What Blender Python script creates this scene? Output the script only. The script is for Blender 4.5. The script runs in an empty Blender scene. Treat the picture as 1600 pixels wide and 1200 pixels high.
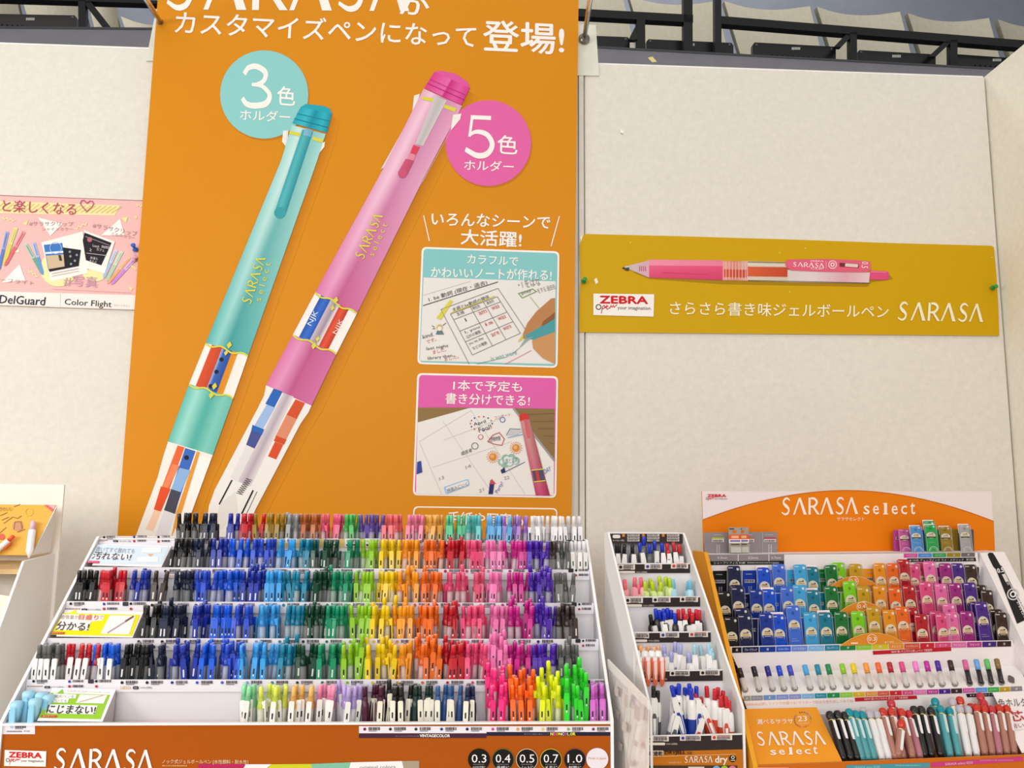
import bpy, math, random
from mathutils import Vector, Matrix
R_ = random.Random(7)
SC = bpy.context.scene
COL = SC.collection

# ------------------------------------------------------------------ camera
FPX = 1300.0                      # focal length in pixels of the 1600 px wide frame
EYE = Vector((0.0, -1.8562, 1.36))
PITCH, ROLL, YAW = math.radians(8.0), math.radians(0.544), math.radians(-2.71)
_f = Vector((-math.sin(YAW)*math.cos(PITCH), math.cos(YAW)*math.cos(PITCH), math.sin(PITCH)))
_r0 = Vector((math.cos(YAW), math.sin(YAW), 0))
_u0 = _r0.cross(_f)
CR = _r0*math.cos(ROLL) + _u0*math.sin(ROLL)
CU = -_r0*math.sin(ROLL) + _u0*math.cos(ROLL)
CF = _f
cam = bpy.data.objects.new('camera', bpy.data.cameras.new('camera'))
COL.objects.link(cam)
cam.data.sensor_width = 36.0
cam.data.lens = FPX/1600*36
cam.data.clip_start = 0.05
cam.data.clip_end = 100
cam.matrix_world = Matrix(((CR.x, CU.x, -CF.x, EYE.x), (CR.y, CU.y, -CF.y, EYE.y), (CR.z, CU.z, -CF.z, EYE.z), (0, 0, 0, 1)))
SC.camera = cam

# ------------------------------------------------------------------ light
vs = SC.view_settings
vs.view_transform = 'Standard'; vs.look = 'None'; vs.gamma = 1.0; vs.use_curve_mapping = False
vs.exposure = 0.0
SC.cycles.transparent_max_bounces = 24
wd = bpy.data.worlds.new('hall'); SC.world = wd; wd.use_nodes = True
wd.node_tree.nodes['Background'].inputs['Color'].default_value = (1.0, 0.975, 0.945, 1)
wd.node_tree.nodes['Background'].inputs['Strength'].default_value = 0.5

def area(name, loc, target, sx, sy, power, col=(1, 0.96, 0.9)):
    l = bpy.data.lights.new(name, 'AREA'); l.shape = 'RECTANGLE'; l.size = sx; l.size_y = sy
    l.energy = power; l.color = col
    o = bpy.data.objects.new(name, l); COL.objects.link(o)
    o.location = loc
    o.rotation_euler = (Vector(target)-Vector(loc)).to_track_quat('-Z', 'Y').to_euler()
    return o
area('ceiling_lamps', (-0.4, -2.6, 5.2), (-0.1, -0.1, 1.0), 4.5, 2.2, 40, (1, 0.975, 0.94))
area('balcony_lamps', (0, 3.0, 7.0), (0, 3.6, 3.6), 7.0, 2.0, 225, (1, 0.975, 0.94))
area('hall_front_fill', (-0.6, -6.0, 2.7), (-0.2, -0.3, 1.0), 5.0, 1.8, 126, (1, 0.975, 0.95))  # unseen front fill added to brighten racks, standing in for hall light
area('booth_lamp', (-2.1, -1.7, 1.75), (-0.75, -0.1, 0.95), 0.9, 0.7, 20, (1, 0.95, 0.86))

# ------------------------------------------------------------------ colours and materials
def lin(c):
    if isinstance(c, str):
        c = c.lstrip('#')
        c = tuple(int(c[i:i+2], 16)/255 for i in (0, 2, 4)) + ((int(c[6:8], 16)/255,) if len(c) == 8 else ())
    f = lambda x: x/12.92 if x <= 0.04045 else ((x+0.055)/1.055)**2.4
    return (f(c[0]), f(c[1]), f(c[2]), c[3] if len(c) > 3 else 1.0)
def mixc(a, b, t):
    a, b = lin(a) if isinstance(a, str) else a, lin(b) if isinstance(b, str) else b
    return tuple(x+(y-x)*t for x, y in zip(a, b))
def L(c): return lin(c) if isinstance(c, str) else c

def newmat(name):
    m = bpy.data.materials.new(name); m.use_nodes = True
    return m, m.node_tree.nodes, m.node_tree.links
def attr_mat(name, rough, spec=0.5, metallic=0.0, noise=0.0, nscale=60, bump=0.0):
    m, n, l = newmat(name); b = n['Principled BSDF']
    a = n.new('ShaderNodeAttribute'); a.attribute_name = 'Col'
    b.inputs['Roughness'].default_value = rough; b.inputs['Specular IOR Level'].default_value = spec
    b.inputs['Metallic'].default_value = metallic
    src = a.outputs['Color']
    if noise or bump:
        tc = n.new('ShaderNodeTexCoord'); t = n.new('ShaderNodeTexNoise')
        t.inputs['Scale'].default_value = nscale; t.inputs['Detail'].default_value = 4
        l.new(tc.outputs['Object'], t.inputs['Vector'])
        if noise:
            mr = n.new('ShaderNodeMapRange'); mr.inputs['To Min'].default_value = 1-noise; mr.inputs['To Max'].default_value = 1+noise
            mr.inputs['From Min'].default_value = .3; mr.inputs['From Max'].default_value = .7
            l.new(t.outputs['Fac'], mr.inputs['Value'])
            vm = n.new('ShaderNodeVectorMath'); vm.operation = 'SCALE'
            l.new(src, vm.inputs[0]); l.new(mr.outputs['Result'], vm.inputs['Scale']); src = vm.outputs['Vector']
        if bump:
            bp = n.new('ShaderNodeBump'); bp.inputs['Strength'].default_value = bump; bp.inputs['Distance'].default_value = 0.004
            l.new(t.outputs['Fac'], bp.inputs['Height']); l.new(bp.outputs['Normal'], b.inputs['Normal'])
    l.new(src, b.inputs['Base Color'])
    return m
def clear_mat(name, rough):
    m, n, l = newmat(name); b = n['Principled BSDF']
    a = n.new('ShaderNodeAttribute'); a.attribute_name = 'Col'
    b.inputs['Roughness'].default_value = rough
    l.new(a.outputs['Color'], b.inputs['Base Color'])
    t = n.new('ShaderNodeBsdfTransparent'); l.new(a.outputs['Color'], t.inputs['Color'])
    fr = n.new('ShaderNodeFresnel'); fr.inputs['IOR'].default_value = 1.4
    ad = n.new('ShaderNodeMath'); ad.operation = 'ADD'; ad.use_clamp = True
    l.new(fr.outputs[0], ad.inputs[0]); l.new(a.outputs['Alpha'], ad.inputs[1])
    x = n.new('ShaderNodeMixShader'); l.new(ad.outputs[0], x.inputs[0]); l.new(t.outputs[0], x.inputs[1]); l.new(b.outputs[0], x.inputs[2])
    l.new(x.outputs[0], n['Material Output'].inputs['Surface'])
    return m
M_FABRIC = attr_mat('panel_fabric', 0.95, 0.1, noise=0.035, nscale=85, bump=0.25)
M_VINYL = attr_mat('banner_vinyl', 0.38, 0.09)
M_PAPER = attr_mat('printed_paper', 0.6, 0.3)
M_CARD = attr_mat('glossy_card', 0.45, 0.12)
M_PLASTIC = attr_mat('plastic', 0.28, 0.5)
M_CLEAR = clear_mat('clear_plastic', 0.12)
def film_mat(name):
    m, n, l = newmat(name); n.remove(n['Principled BSDF'])
    t = n.new('ShaderNodeBsdfTransparent'); g = n.new('ShaderNodeBsdfGlossy'); g.inputs['Roughness'].default_value = 0.08
    fr = n.new('ShaderNodeFresnel'); fr.inputs['IOR'].default_value = 1.3; x = n.new('ShaderNodeMixShader')
    l.new(fr.outputs[0], x.inputs[0]); l.new(t.outputs[0], x.inputs[1]); l.new(g.outputs[0], x.inputs[2]); l.new(x.outputs[0], n['Material Output'].inputs['Surface'])
    return m
M_FILM = film_mat('clear_film')
M_METAL = attr_mat('polished_metal', 0.22, 0.5, metallic=1.0)
M_PAINT = attr_mat('painted_metal', 0.45, 0.4, noise=0.06, nscale=30)
M_SEAT = attr_mat('seat_cloth', 0.9, 0.2, noise=0.05, nscale=35)
M_CONC = attr_mat('painted_wall', 0.8, 0.2, noise=0.05, nscale=8)
M_WOOD = attr_mat('wood_grain', 0.55, 0.3, noise=0.15, nscale=25)
MATS = [M_PAPER, M_VINYL, M_CARD, M_PLASTIC, M_CLEAR, M_METAL, M_PAINT, M_SEAT, M_CONC, M_WOOD, M_FABRIC, M_FILM]
PAPER, VINYL, CARD, PLASTIC, CLEAR, METAL, PAINT, SEAT, CONC, WOOD, FABRIC, FILM = range(12)

# ------------------------------------------------------------------ mesh builder
class MB:
    def __init__(s): s.v, s.f, s.c, s.m, s.s = [], [], [], [], []
    def face(s, pts, col, mat=0, smooth=False, cols=None):
        b = len(s.v); s.v.extend(tuple(p) for p in pts); s.f.append(tuple(range(b, b+len(pts))))
        s.c.append([L(x) for x in cols] if cols else L(col)); s.m.append(mat); s.s.append(smooth)
    def mesh(s, vs, fs, col, mat=0, smooth=False):
        b = len(s.v); s.v.extend(tuple(p) for p in vs); col = L(col)
        for f in fs: s.f.append(tuple(i+b for i in f)); s.c.append(col); s.m.append(mat); s.s.append(smooth)
    def hexa(s, p, col, mat=0):        # 8 corners: 0-3 one side, 4-7 the opposite side
        s.mesh(p, [(0, 3, 2, 1), (4, 5, 6, 7), (0, 1, 5, 4), (1, 2, 6, 5), (2, 3, 7, 6), (3, 0, 4, 7)], col, mat)
    def box(s, lo, hi, col, mat=0, T=None):
        p = [Vector((x, y, z)) for z in (lo[2], hi[2]) for x, y in ((lo[0], lo[1]), (hi[0], lo[1]), (hi[0], hi[1]), (lo[0], hi[1]))]
        if T is not None: p = [T @ q for q in p]
        s.hexa(p, col, mat)
    def cbox(s, lo, hi, b, col, mat=0, T=None):    # box with chamfered edges along all sides
        (x0, y0, z0), (x1, y1, z1) = lo, hi
        rings = []
        for z, i in ((z0, b), (z0+b, 0), (z1-b, 0), (z1, b)):
            a = [(x0+i+b, y0+i), (x1-i-b, y0+i), (x1-i, y0+i+b), (x1-i, y1-i-b), (x1-i-b, y1-i), (x0+i+b, y1-i), (x0+i, y1-i-b), (x0+i, y0+i+b)]
            rings.append([Vector((x, y, z)) for x, y in a])
        vs_ = [q for r in rings for q in r]
        if T is not None: vs_ = [T @ q for q in vs_]
        fs = [tuple(range(7, -1, -1)), tuple(range(24, 32))]
        for k in range(3):
            for i in range(8): j = (i+1) % 8; fs.append((k*8+i, k*8+j, k*8+8+j, k*8+8+i))
        s.mesh(vs_, fs, col, mat)
    def lathe(s, prof, seg, cols, mat=0, T=None, smooth=True, cap0=True, cap1=True, mats=None):
        b = len(s.v)
        for r, z in prof:
            for i in range(seg):
                a = 2*math.pi*i/seg; q = Vector((r*math.cos(a), r*math.sin(a), z))
                s.v.append(tuple(T @ q if T is not None else q))
        for k in range(len(prof)-1):
            c = L(cols[k] if isinstance(cols, list) else cols); mm = mats[k] if mats else mat
            for i in range(seg):
                j = (i+1) % seg
                s.f.append((b+k*seg+i, b+k*seg+j, b+(k+1)*seg+j, b+(k+1)*seg+i)); s.c.append(c); s.m.append(mm); s.s.append(smooth)
        if cap0: s.f.append(tuple(b+i for i in range(seg-1, -1, -1))); s.c.append(L(cols[0] if isinstance(cols, list) else cols)); s.m.append(mats[0] if mats else mat); s.s.append(False)
        if cap1:
            k = (len(prof)-1)*seg
            s.f.append(tuple(b+k+i for i in range(seg))); s.c.append(L(cols[-1] if isinstance(cols, list) else cols)); s.m.append(mats[-1] if mats else mat); s.s.append(False)
    def rod(s, a, b, r, col, mat=0, seg=10, r2=None):
        a, b = Vector(a), Vector(b); d = b-a
        T = Matrix.Translation(a) @ d.to_track_quat('Z', 'Y').to_matrix().to_4x4()
        s.lathe([(r, 0), (r2 if r2 is not None else r, d.length)], seg, col, mat, T)
    def slab(s, pts, th, col, mat=0, edge=None):       # polygon extruded by the vector th
        n = len(pts); a = [Vector(p) for p in pts]; b = [p+Vector(th) for p in a]
        s.face(a, col, mat); s.face(list(reversed(b)), edge or col, mat)
        for i in range(n): j = (i+1) % n; s.face([a[j], a[i], b[i], b[j]], edge or col, mat)
    def add(s, o, T=None):
        b = len(s.v)
        s.v.extend(tuple(T @ Vector(p)) for p in o.v) if T is not None else s.v.extend(o.v)
        s.f.extend(tuple(i+b for i in f) for f in o.f); s.c.extend(o.c); s.m.extend(o.m); s.s.extend(o.s)
    def data(s, name, org=(0, 0, 0)):
        me = bpy.data.meshes.new(name)
        o = Vector(org)
        me.from_pydata([(p[0]-o.x, p[1]-o.y, p[2]-o.z) for p in s.v], [], s.f)
        used = sorted(set(s.m)); mp = {k: i for i, k in enumerate(used)}
        for k in used: me.materials.append(MATS[k])
        me.polygons.foreach_set('material_index', [mp[k] for k in s.m])
        me.polygons.foreach_set('use_smooth', s.s)
        at = me.color_attributes.new('Col', 'FLOAT_COLOR', 'CORNER')
        buf = []
        for f, c in zip(s.f, s.c):
            if isinstance(c, list):
                for x in c: buf.extend(x)
            else: buf.extend(c*len(f))
        at.data.foreach_set('color', buf)
        me.update()
        return me
    def build(s, name, parent=None, org=None):
        """One mesh object. With a parent its vertices (given in world space) are stored relative to the parent's place."""
        o = org if org is not None else (parent.location if parent is not None else (0, 0, 0))
        if parent is None and org is None and s.v:
            n = len(s.v); o = (sum(p[0] for p in s.v)/n, sum(p[1] for p in s.v)/n, min(p[2] for p in s.v))
        ob = bpy.data.objects.new(name, s.data(name, o)); COL.objects.link(ob)
        if parent is not None: ob.parent = parent
        else: ob.location = o
        return ob
def tag(o, label, cat, group=None, kind=None):
    o['label'] = label; o['category'] = cat
    if group: o['group'] = group
    if kind: o['kind'] = kind
    return o
def thing(name, loc, label, cat, group=None, rot=None):
    o = bpy.data.objects.new(name, None); COL.objects.link(o); o.location = loc; o.empty_display_size = 0.05
    if rot is not None: o.rotation_euler = rot
    return tag(o, label, cat, group)
def sub(name, data, parent):
    o = bpy.data.objects.new(name, data); COL.objects.link(o); o.parent = parent
    return o
def struct(o, label, cat):
    return tag(o, label, cat, kind='structure')

# ------------------------------------------------------------------ planes and printing
def raydir(px, py): return CR*((px-800)/FPX) + CU*((600-py)/FPX) + CF
class Plane:
    """A flat surface in the place: origin, right, up and outward axes. at() gives the surface point that a point of the photograph shows."""
    def __init__(s, o, ang=0.0, lean=0.0, roll=0.0):
        s.o = Vector(o)
        s.u = Vector((math.cos(ang), math.sin(ang), 0)); n = Vector((math.sin(ang), -math.cos(ang), 0))
        v = Vector((0, 0, 1))
        s.v = v*math.cos(lean) - n*math.sin(lean); s.n = n*math.cos(lean) + v*math.sin(lean)
        u, v = s.u, s.v
        s.u = u*math.cos(roll)+v*math.sin(roll); s.v = -u*math.sin(roll)+v*math.cos(roll)
    def at(s, px, py, w=0.0):
        d = raydir(px, py); t = (s.o+s.n*w-EYE).dot(s.n)/d.dot(s.n)
        return EYE + d*t
    def off(s, w):
        q = Plane((0, 0, 0)); q.o = s.o+s.n*w; q.u, q.v, q.n = s.u, s.v, s.n
        return q
def plane3(a, b, c):
    """The plane through three points: a to b runs right, c lies above."""
    q = Plane((0, 0, 0)); q.o = Vector(a); q.u = (Vector(b)-q.o).normalized()
    w = Vector(c)-q.o; q.v = (w-q.u*w.dot(q.u)).normalized(); q.n = q.u.cross(q.v)
    return q
LAY, STEP = 0.0005, 3e-6
_txt = {}
def text_shape(t, bold):
    k = (t, bold)
    if k not in _txt:
        c = bpy.data.curves.new('t', 'FONT'); c.body = t; c.size = 1; c.resolution_u = 2; c.offset = 0.0
        ob = bpy.data.objects.new('t', c); me = bpy.data.meshes.new_from_object(ob)
        vs_ = [(p.co.x, p.co.y) for p in me.vertices]; fs = [tuple(p.vertices) for p in me.polygons]
        bpy.data.objects.remove(ob); bpy.data.curves.remove(c); bpy.data.meshes.remove(me)
        if vs_:
            x0, x1 = min(p[0] for p in vs_), max(p[0] for p in vs_); y0, y1 = min(p[1] for p in vs_), max(p[1] for p in vs_)
            vs_ = [((x-x0)/max(x1-x0, 1e-6), (y-y0)/max(y1-y0, 1e-6)) for x, y in vs_]
        _txt[k] = (vs_, fs)
    return _txt[k]
class Print:
    """Ink on a plane; every call takes points of the photograph that lie on that plane."""
    def __init__(s, mb, plane, mat): s.mb, s.p, s.mat, s.k = mb, plane, mat, {}
    def bump(s, l): s.k[l] = s.k.get(l, 0)+1       # ink printed later lies a hair above ink printed before
    def w(s, x, y, l): return s.p.at(x, y) + s.p.n*(l*LAY+s.k.get(l, 0)*STEP)
    def poly(s, pts, col, l=1, cols=None, bump=True):
        if bump: s.bump(l)
        a = sum(pts[i][0]*pts[(i+1) % len(pts)][1]-pts[(i+1) % len(pts)][0]*pts[i][1] for i in range(len(pts)))
        if a > 0:
            pts = list(reversed(pts)); cols = list(reversed(cols)) if cols else None
        s.mb.face([s.w(x, y, l) for x, y in pts], col, s.mat, cols=cols)
    def rect(s, x0, y0, x1, y1, col, l=1): s.poly([(x0, y0), (x1, y0), (x1, y1), (x0, y1)], col, l)
    def disc(s, x, y, r, col, l=1, n=20, ry=None):
        ry = ry or r
        s.poly([(x+r*math.cos(2*math.pi*i/n), y+ry*math.sin(2*math.pi*i/n)) for i in range(n)], col, l)
    def ring(s, x, y, r, w, col, l=1, n=24):
        s.line([(x+r*math.cos(2*math.pi*i/n), y+r*math.sin(2*math.pi*i/n)) for i in range(n+1)], w, col, l)
    def line(s, pts, w, col, l=1):
        s.bump(l); P = [pts[0]]
        for q in pts[1:]:
            if math.hypot(q[0]-P[-1][0], q[1]-P[-1][1]) > .05: P.append(q)
        n = len(P)
        if n < 2: return
        closed = n > 3 and math.hypot(P[0][0]-P[-1][0], P[0][1]-P[-1][1]) < .05
        def un(a, b): d = math.hypot(b[0]-a[0], b[1]-a[1]) or 1; return (-(b[1]-a[1])/d, (b[0]-a[0])/d)
        A, B = [], []
        for i, q in enumerate(P):
            n1 = un(P[i-1], q) if i else (un(P[-2], P[-1]) if closed else un(P[0], P[1]))
            n2 = un(q, P[i+1]) if i < n-1 else (un(P[0], P[1]) if closed else n1)
            mx, my = n1[0]+n2[0], n1[1]+n2[1]; k = mx*mx+my*my
            f = w/max(k, .8); A.append((q[0]+mx*f, q[1]+my*f)); B.append((q[0]-mx*f, q[1]-my*f))
        for i in range(n-1): s.poly([A[i], A[i+1], B[i+1], B[i]], col, l, bump=False)
    def rrect(s, tl, tr, br, bl, r, col, l=1):
        q = [tl, tr, br, bl]; out = []
        for i in range(4):
            p, a, b = q[i], q[i-1], q[(i+1) % 4]
            da = math.hypot(a[0]-p[0], a[1]-p[1]); db = math.hypot(b[0]-p[0], b[1]-p[1])
            ua = ((a[0]-p[0])/da*r, (a[1]-p[1])/da*r); ub = ((b[0]-p[0])/db*r, (b[1]-p[1])/db*r)
            for t in (0, .25, .5, .75, 1):
                k1, k2 = (1-t)**2, t**2
                out.append((p[0]+ua[0]*k1+ub[0]*k2, p[1]+ua[1]*k1+ub[1]*k2))
        s.poly(out, col, l)
    def grad(s, a0, a1, b0, b1, top, bot=None, l=1, rows=1):
        """A band from edge a0-a1 to edge b0-b1; top and bot list (place, colour) across it."""
        bot = bot or top; ip = lambda p, q, t: (p[0]+(q[0]-p[0])*t, p[1]+(q[1]-p[1])*t)
        ts = sorted(set([t for t, c in top]+[t for t, c in bot])); s.bump(l)
        def cc(lst, t):
            for (t0, c0), (t1, c1) in zip(lst, lst[1:]):
                if t0 <= t <= t1: return mixc(c0, c1, (t-t0)/max(t1-t0, 1e-6))
            return L(lst[-1][1])
        for t0, t1 in zip(ts, ts[1:]):
            for k in range(rows):
                r0, r1 = k/rows, (k+1)/rows
                g = lambda t, r: ip(ip(a0, a1, t), ip(b0, b1, t), r)
                h = lambda t, r: mixc(cc(top, t), cc(bot, t), r)
                s.poly([g(t0, r0), g(t1, r0), g(t1, r1), g(t0, r1)], None, l, cols=[h(t0, r0), h(t1, r0), h(t1, r1), h(t0, r1)], bump=False)
    def text(s, t, tl, tr, bl, col, l=2, bold=0.0):
        vs_, fs = text_shape(t, 0)
        ex = math.hypot(tl[0]-bl[0], tl[1]-bl[1])*bold        # heavier letters: struck again beside the first stroke
        shifts = ((0, 0),) if ex < .15 else ((-ex, 0), (ex, 0), (0, ex*.8), (0, -ex*.8))
        for dx, dy in shifts:
            s.bump(l); f = lambda q: s.w(q[0]+dx, q[1]+dy, l)
            a, b, c = f(tl), f(tr), f(bl)
            s.mb.mesh([c+(b-a)*x+(a-c)*y for x, y in vs_], fs, col, s.mat)
    def sarasa(s, tl, tr, bl, col, l=2):
        for k, poly in enumerate(SARASA):
            if k % 10 == 0: s.bump(l); a, b, c = s.w(*tl, l), s.w(*tr, l), s.w(*bl, l)
            s.mb.face([c+(b-a)*x+(a-c)*y for x, y in poly], col, s.mat)
    def glyph(s, polys, tl, tr, bl, col, l=2):
        for poly in polys:
            s.bump(l); a, b, c = s.w(*tl, l), s.w(*tr, l), s.w(*bl, l)
            if sum(poly[i][0]*poly[(i+1) % len(poly)][1]-poly[(i+1) % len(poly)][0]*poly[i][1] for i in range(len(poly))) < 0: poly = poly[::-1]
            s.mb.face([c+(b-a)*x+(a-c)*y for x, y in poly], col, s.mat)
    def code(s, x, y, w, h, col='#3a3036', l=2, tail=True):
        """A price code: bars over a short dark rule."""
        s.bump(l); t = x
        while t < x+w-1:
            bw = R_.choice((.7, 1.1, 1.6)); s.poly([(t, y), (t+bw, y), (t+bw, y+h*.72), (t, y+h*.72)], col, l, bump=False); t += bw+R_.choice((.5, .8))
        if tail: s.rect(x, y+h*.82, x+w*.7, y+h, '#7a7078', l)
def _stroke(pts, w0, wm, w1, n=28):
    # a smooth stroke through pts whose width runs w0 - wm - w1, as one outline
    P = [Vector(p+(0,)) for p in pts]; P = [P[0]*2-P[1]]+P+[P[-1]*2-P[-2]]; line = []
    m = len(P)-3
    for k in range(n+1):
        t = k/n*m; i = min(int(t), m-1); u = t-i; a, b, c, d = P[i:i+4]
        line.append(.5*((2*b)+(c-a)*u+(2*a-5*b+4*c-d)*u*u+(3*b-a-3*c+d)*u*u*u))
    Lh, Rh = [], []
    for k, p in enumerate(line):
        q = line[min(k+1, n)]-line[max(k-1, 0)]; q.normalize(); nn = Vector((-q.y, q.x, 0)); t = k/n
        w = (w0+(wm-w0)*t*2 if t < .5 else wm+(w1-wm)*(t*2-1))/2
        Lh.append(p+nn*w); Rh.append(p-nn*w)
    return [[(Lh[k].x, Lh[k].y), (Rh[k].x, Rh[k].y), (Rh[k+1].x, Rh[k+1].y), (Lh[k+1].x, Lh[k+1].y)] for k in range(n)]
def _letters():
    out = []
    def put(polys, x, w):
        for p in polys:
            q = [(x+a*w, b) for a, b in p]
            if sum(q[i][0]*q[(i+1) % len(q)][1]-q[(i+1) % len(q)][0]*q[i][1] for i in range(len(q))) < 0: q.reverse()
            out.append(q)
    S = _stroke([(.90, .84), (.70, .955), (.42, .94), (.24, .76), (.36, .60), (.62, .47), (.80, .30), (.68, .09), (.38, .035), (.06, .15)], .075, .215, .075)
    A = [[(0, 0), (.115, 0), (.47, .80), (.42, 1)], [(.42, 1), (.47, .80), (.77, 0), (1.0, 0), (.56, 1)]]
    R = [[(.02, 0), (.22, 0), (.22, 1), (.02, 1)]] + _stroke([(.18, .955), (.55, .94), (.80, .74), (.58, .50), (.18, .46)], .10, .19, .10, 20) + [[(.36, .46), (.54, .48), (1.06, 0), (.82, 0)]]
    for g, x, w in ((S, 0, .125), (A, .155, .175), (R, .35, .14), (A, .505, .175), (S, .70, .125), (A, .835, .165)): put(g, x, w)
    return out
SARASA = _letters()
G3 = _stroke([(.10, .78), (.24, .94), (.50, .975), (.76, .84), (.72, .64), (.52, .545), (.34, .53)], .12, .15, .07) + _stroke([(.34, .53), (.66, .50), (.90, .30), (.80, .09), (.48, .02), (.20, .05), (.05, .19)], .07, .16, .12)
G5 = [[(.20, .90), (.86, .90), (.86, 1), (.20, 1)], [(.14, .47), (.22, .47), (.29, .93), (.20, .93)]] + _stroke([(.15, .50), (.40, .60), (.74, .54), (.92, .31), (.78, .08), (.45, .02), (.06, .16)], .07, .16, .12)
# ------------------------------------------------------------------ the booth
ZT = EYE.z+1.04                    # top of the wall panels
WALLC = '#e1dcd2'
XS, XC = 0.2535, 1.243             # panel joint and corner
def panel(name, x0, x1, label):
    m = MB(); m.cbox((x0, 0.0, 0.02), (x1, 0.04, ZT), 0.003, WALLC, FABRIC)
    m.box((x0+.002, 0.004, ZT-.001), (x1-.002, .036, ZT+.004), '#f2efea', PAINT)
    return struct(m.build(name), label, 'wall')
panel('wall_back', XS+.001, XC-.002, 'beige fabric booth panel behind the long yellow sign')
panel('wall_left', -1.9, XS-.0145, 'beige fabric booth panel behind the tall orange banner')
m = MB(); m.cbox((XS-.0135, -.002, .02), (XS-.0012, .04, ZT-.002), .001, '#d6d1c6', PAINT)
struct(m.build('trim_1'), 'narrow pale upright joint strip between two booth panels', 'trim')
m = MB(); pr = MB()
m.cbox((XC+.001, -2.2, .02), (XC+.041, .035, ZT+.006), .003, '#efe9da', FABRIC)
struct(m.build('wall_right'), 'beige fabric side panel at the booth corner', 'wall')
m = MB(); m.box((-1.9, .041, .02), (XC+.05, .05, ZT-.03), '#2a2724', PAINT)
struct(m.build('trim_2'), 'dark backing seen through the joints of the booth panels', 'trim')
m = MB(); m.box((-6, -6, -.02), (6, 10, 0), '#8d8880', CONC)
struct(m.build('floor'), 'grey hall floor under the booth', 'floor')
WP = Plane((0, 0, EYE.z))          # the face of the booth wall

# small scuffs left on the panels
m = MB(); p = Print(m, WP, PAPER)
p.poly([(970, 203), (975, 205), (973, 209), (969, 207)], '#fbf8e6', 2)
p.poly([(969, 207), (973, 209), (974, 211), (970, 209)], '#a59f92', 1)
tag(m.build('wall_chip'), 'small pale chip on the bare panel above the yellow sign', 'mark')
m = MB(); a = WP.at(1012, 91); b = WP.at(1019, 89); c = WP.at(1026, 97); d = WP.at(1019, 98)
up = Vector((0, 0, .012))
m.slab([q+Vector((0, -.0015, 0)) for q in (d, c, b, a)], (0, -.0006, 0), '#d9cf8e', PAPER)
tag(m.build('tape_scrap'), 'scrap of yellowish tape on the top edge of the back panel', 'tape')

# ------------------------------------------------------------------ hall behind the booth
BAL = Plane((0, 2.5, EYE.z), ang=math.radians(2.6))
def ledge(name, x0, y0, x1, y1, label):
    m = MB(); a, b = BAL.at(x0, y0), BAL.at(x1, y1); dn = Vector((0, 0, -.55)); bk = -BAL.n*.16
    m.hexa([a+dn, b+dn, b, a, a+dn+bk, b+dn+bk, b+bk, a+bk], '#8c8b92', CONC)
    a2, b2 = a+BAL.n*.004+Vector((0, 0, .012)), b+BAL.n*.004+Vector((0, 0, .012)); e = Vector((0, 0, -.012))
    m.hexa([a2+e, b2+e, b2, a2, a2+e+bk, b2+e+bk, b2+bk, a2+bk], '#4a4a4f', PAINT)
    return struct(m.build(name), label, 'ledge')
ledge('trim_3', -160, 43, 300, 47.5, 'grey balcony front above the panel beside the banner')
ledge('trim_4', 850, 71, 1700, 117, 'grey balcony front above the panel with the yellow sign')
m = MB(); FARW = Plane((0, 4.9, EYE.z), ang=math.radians(2.6)); q = [FARW.at(x, y) for x, y in ((-500, 330), (2000, 330), (2000, -900), (-500, -900))]
m.slab(q, -FARW.n*.1, '#777c88', CONC)
struct(m.build('wall_far'), 'dark blue grey riser behind the rows of hall seats', 'wall')
m = MB(); q0 = [BAL.at(-300, 130, -.1), BAL.at(1900, 130, -.1)]; z = BAL.at(900, 110).z
m.slab([Vector((q0[0].x, q0[0].y, z)), Vector((q0[1].x, q0[1].y, z)), Vector((q0[1].x-.1, 5.2, z)), Vector((q0[0].x-.1, 5.2, z))], (0, 0, -.1), '#3a3b40', CONC)
struct(m.build('floor_balcony'), 'dark balcony floor under the hall seats', 'floor')

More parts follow.
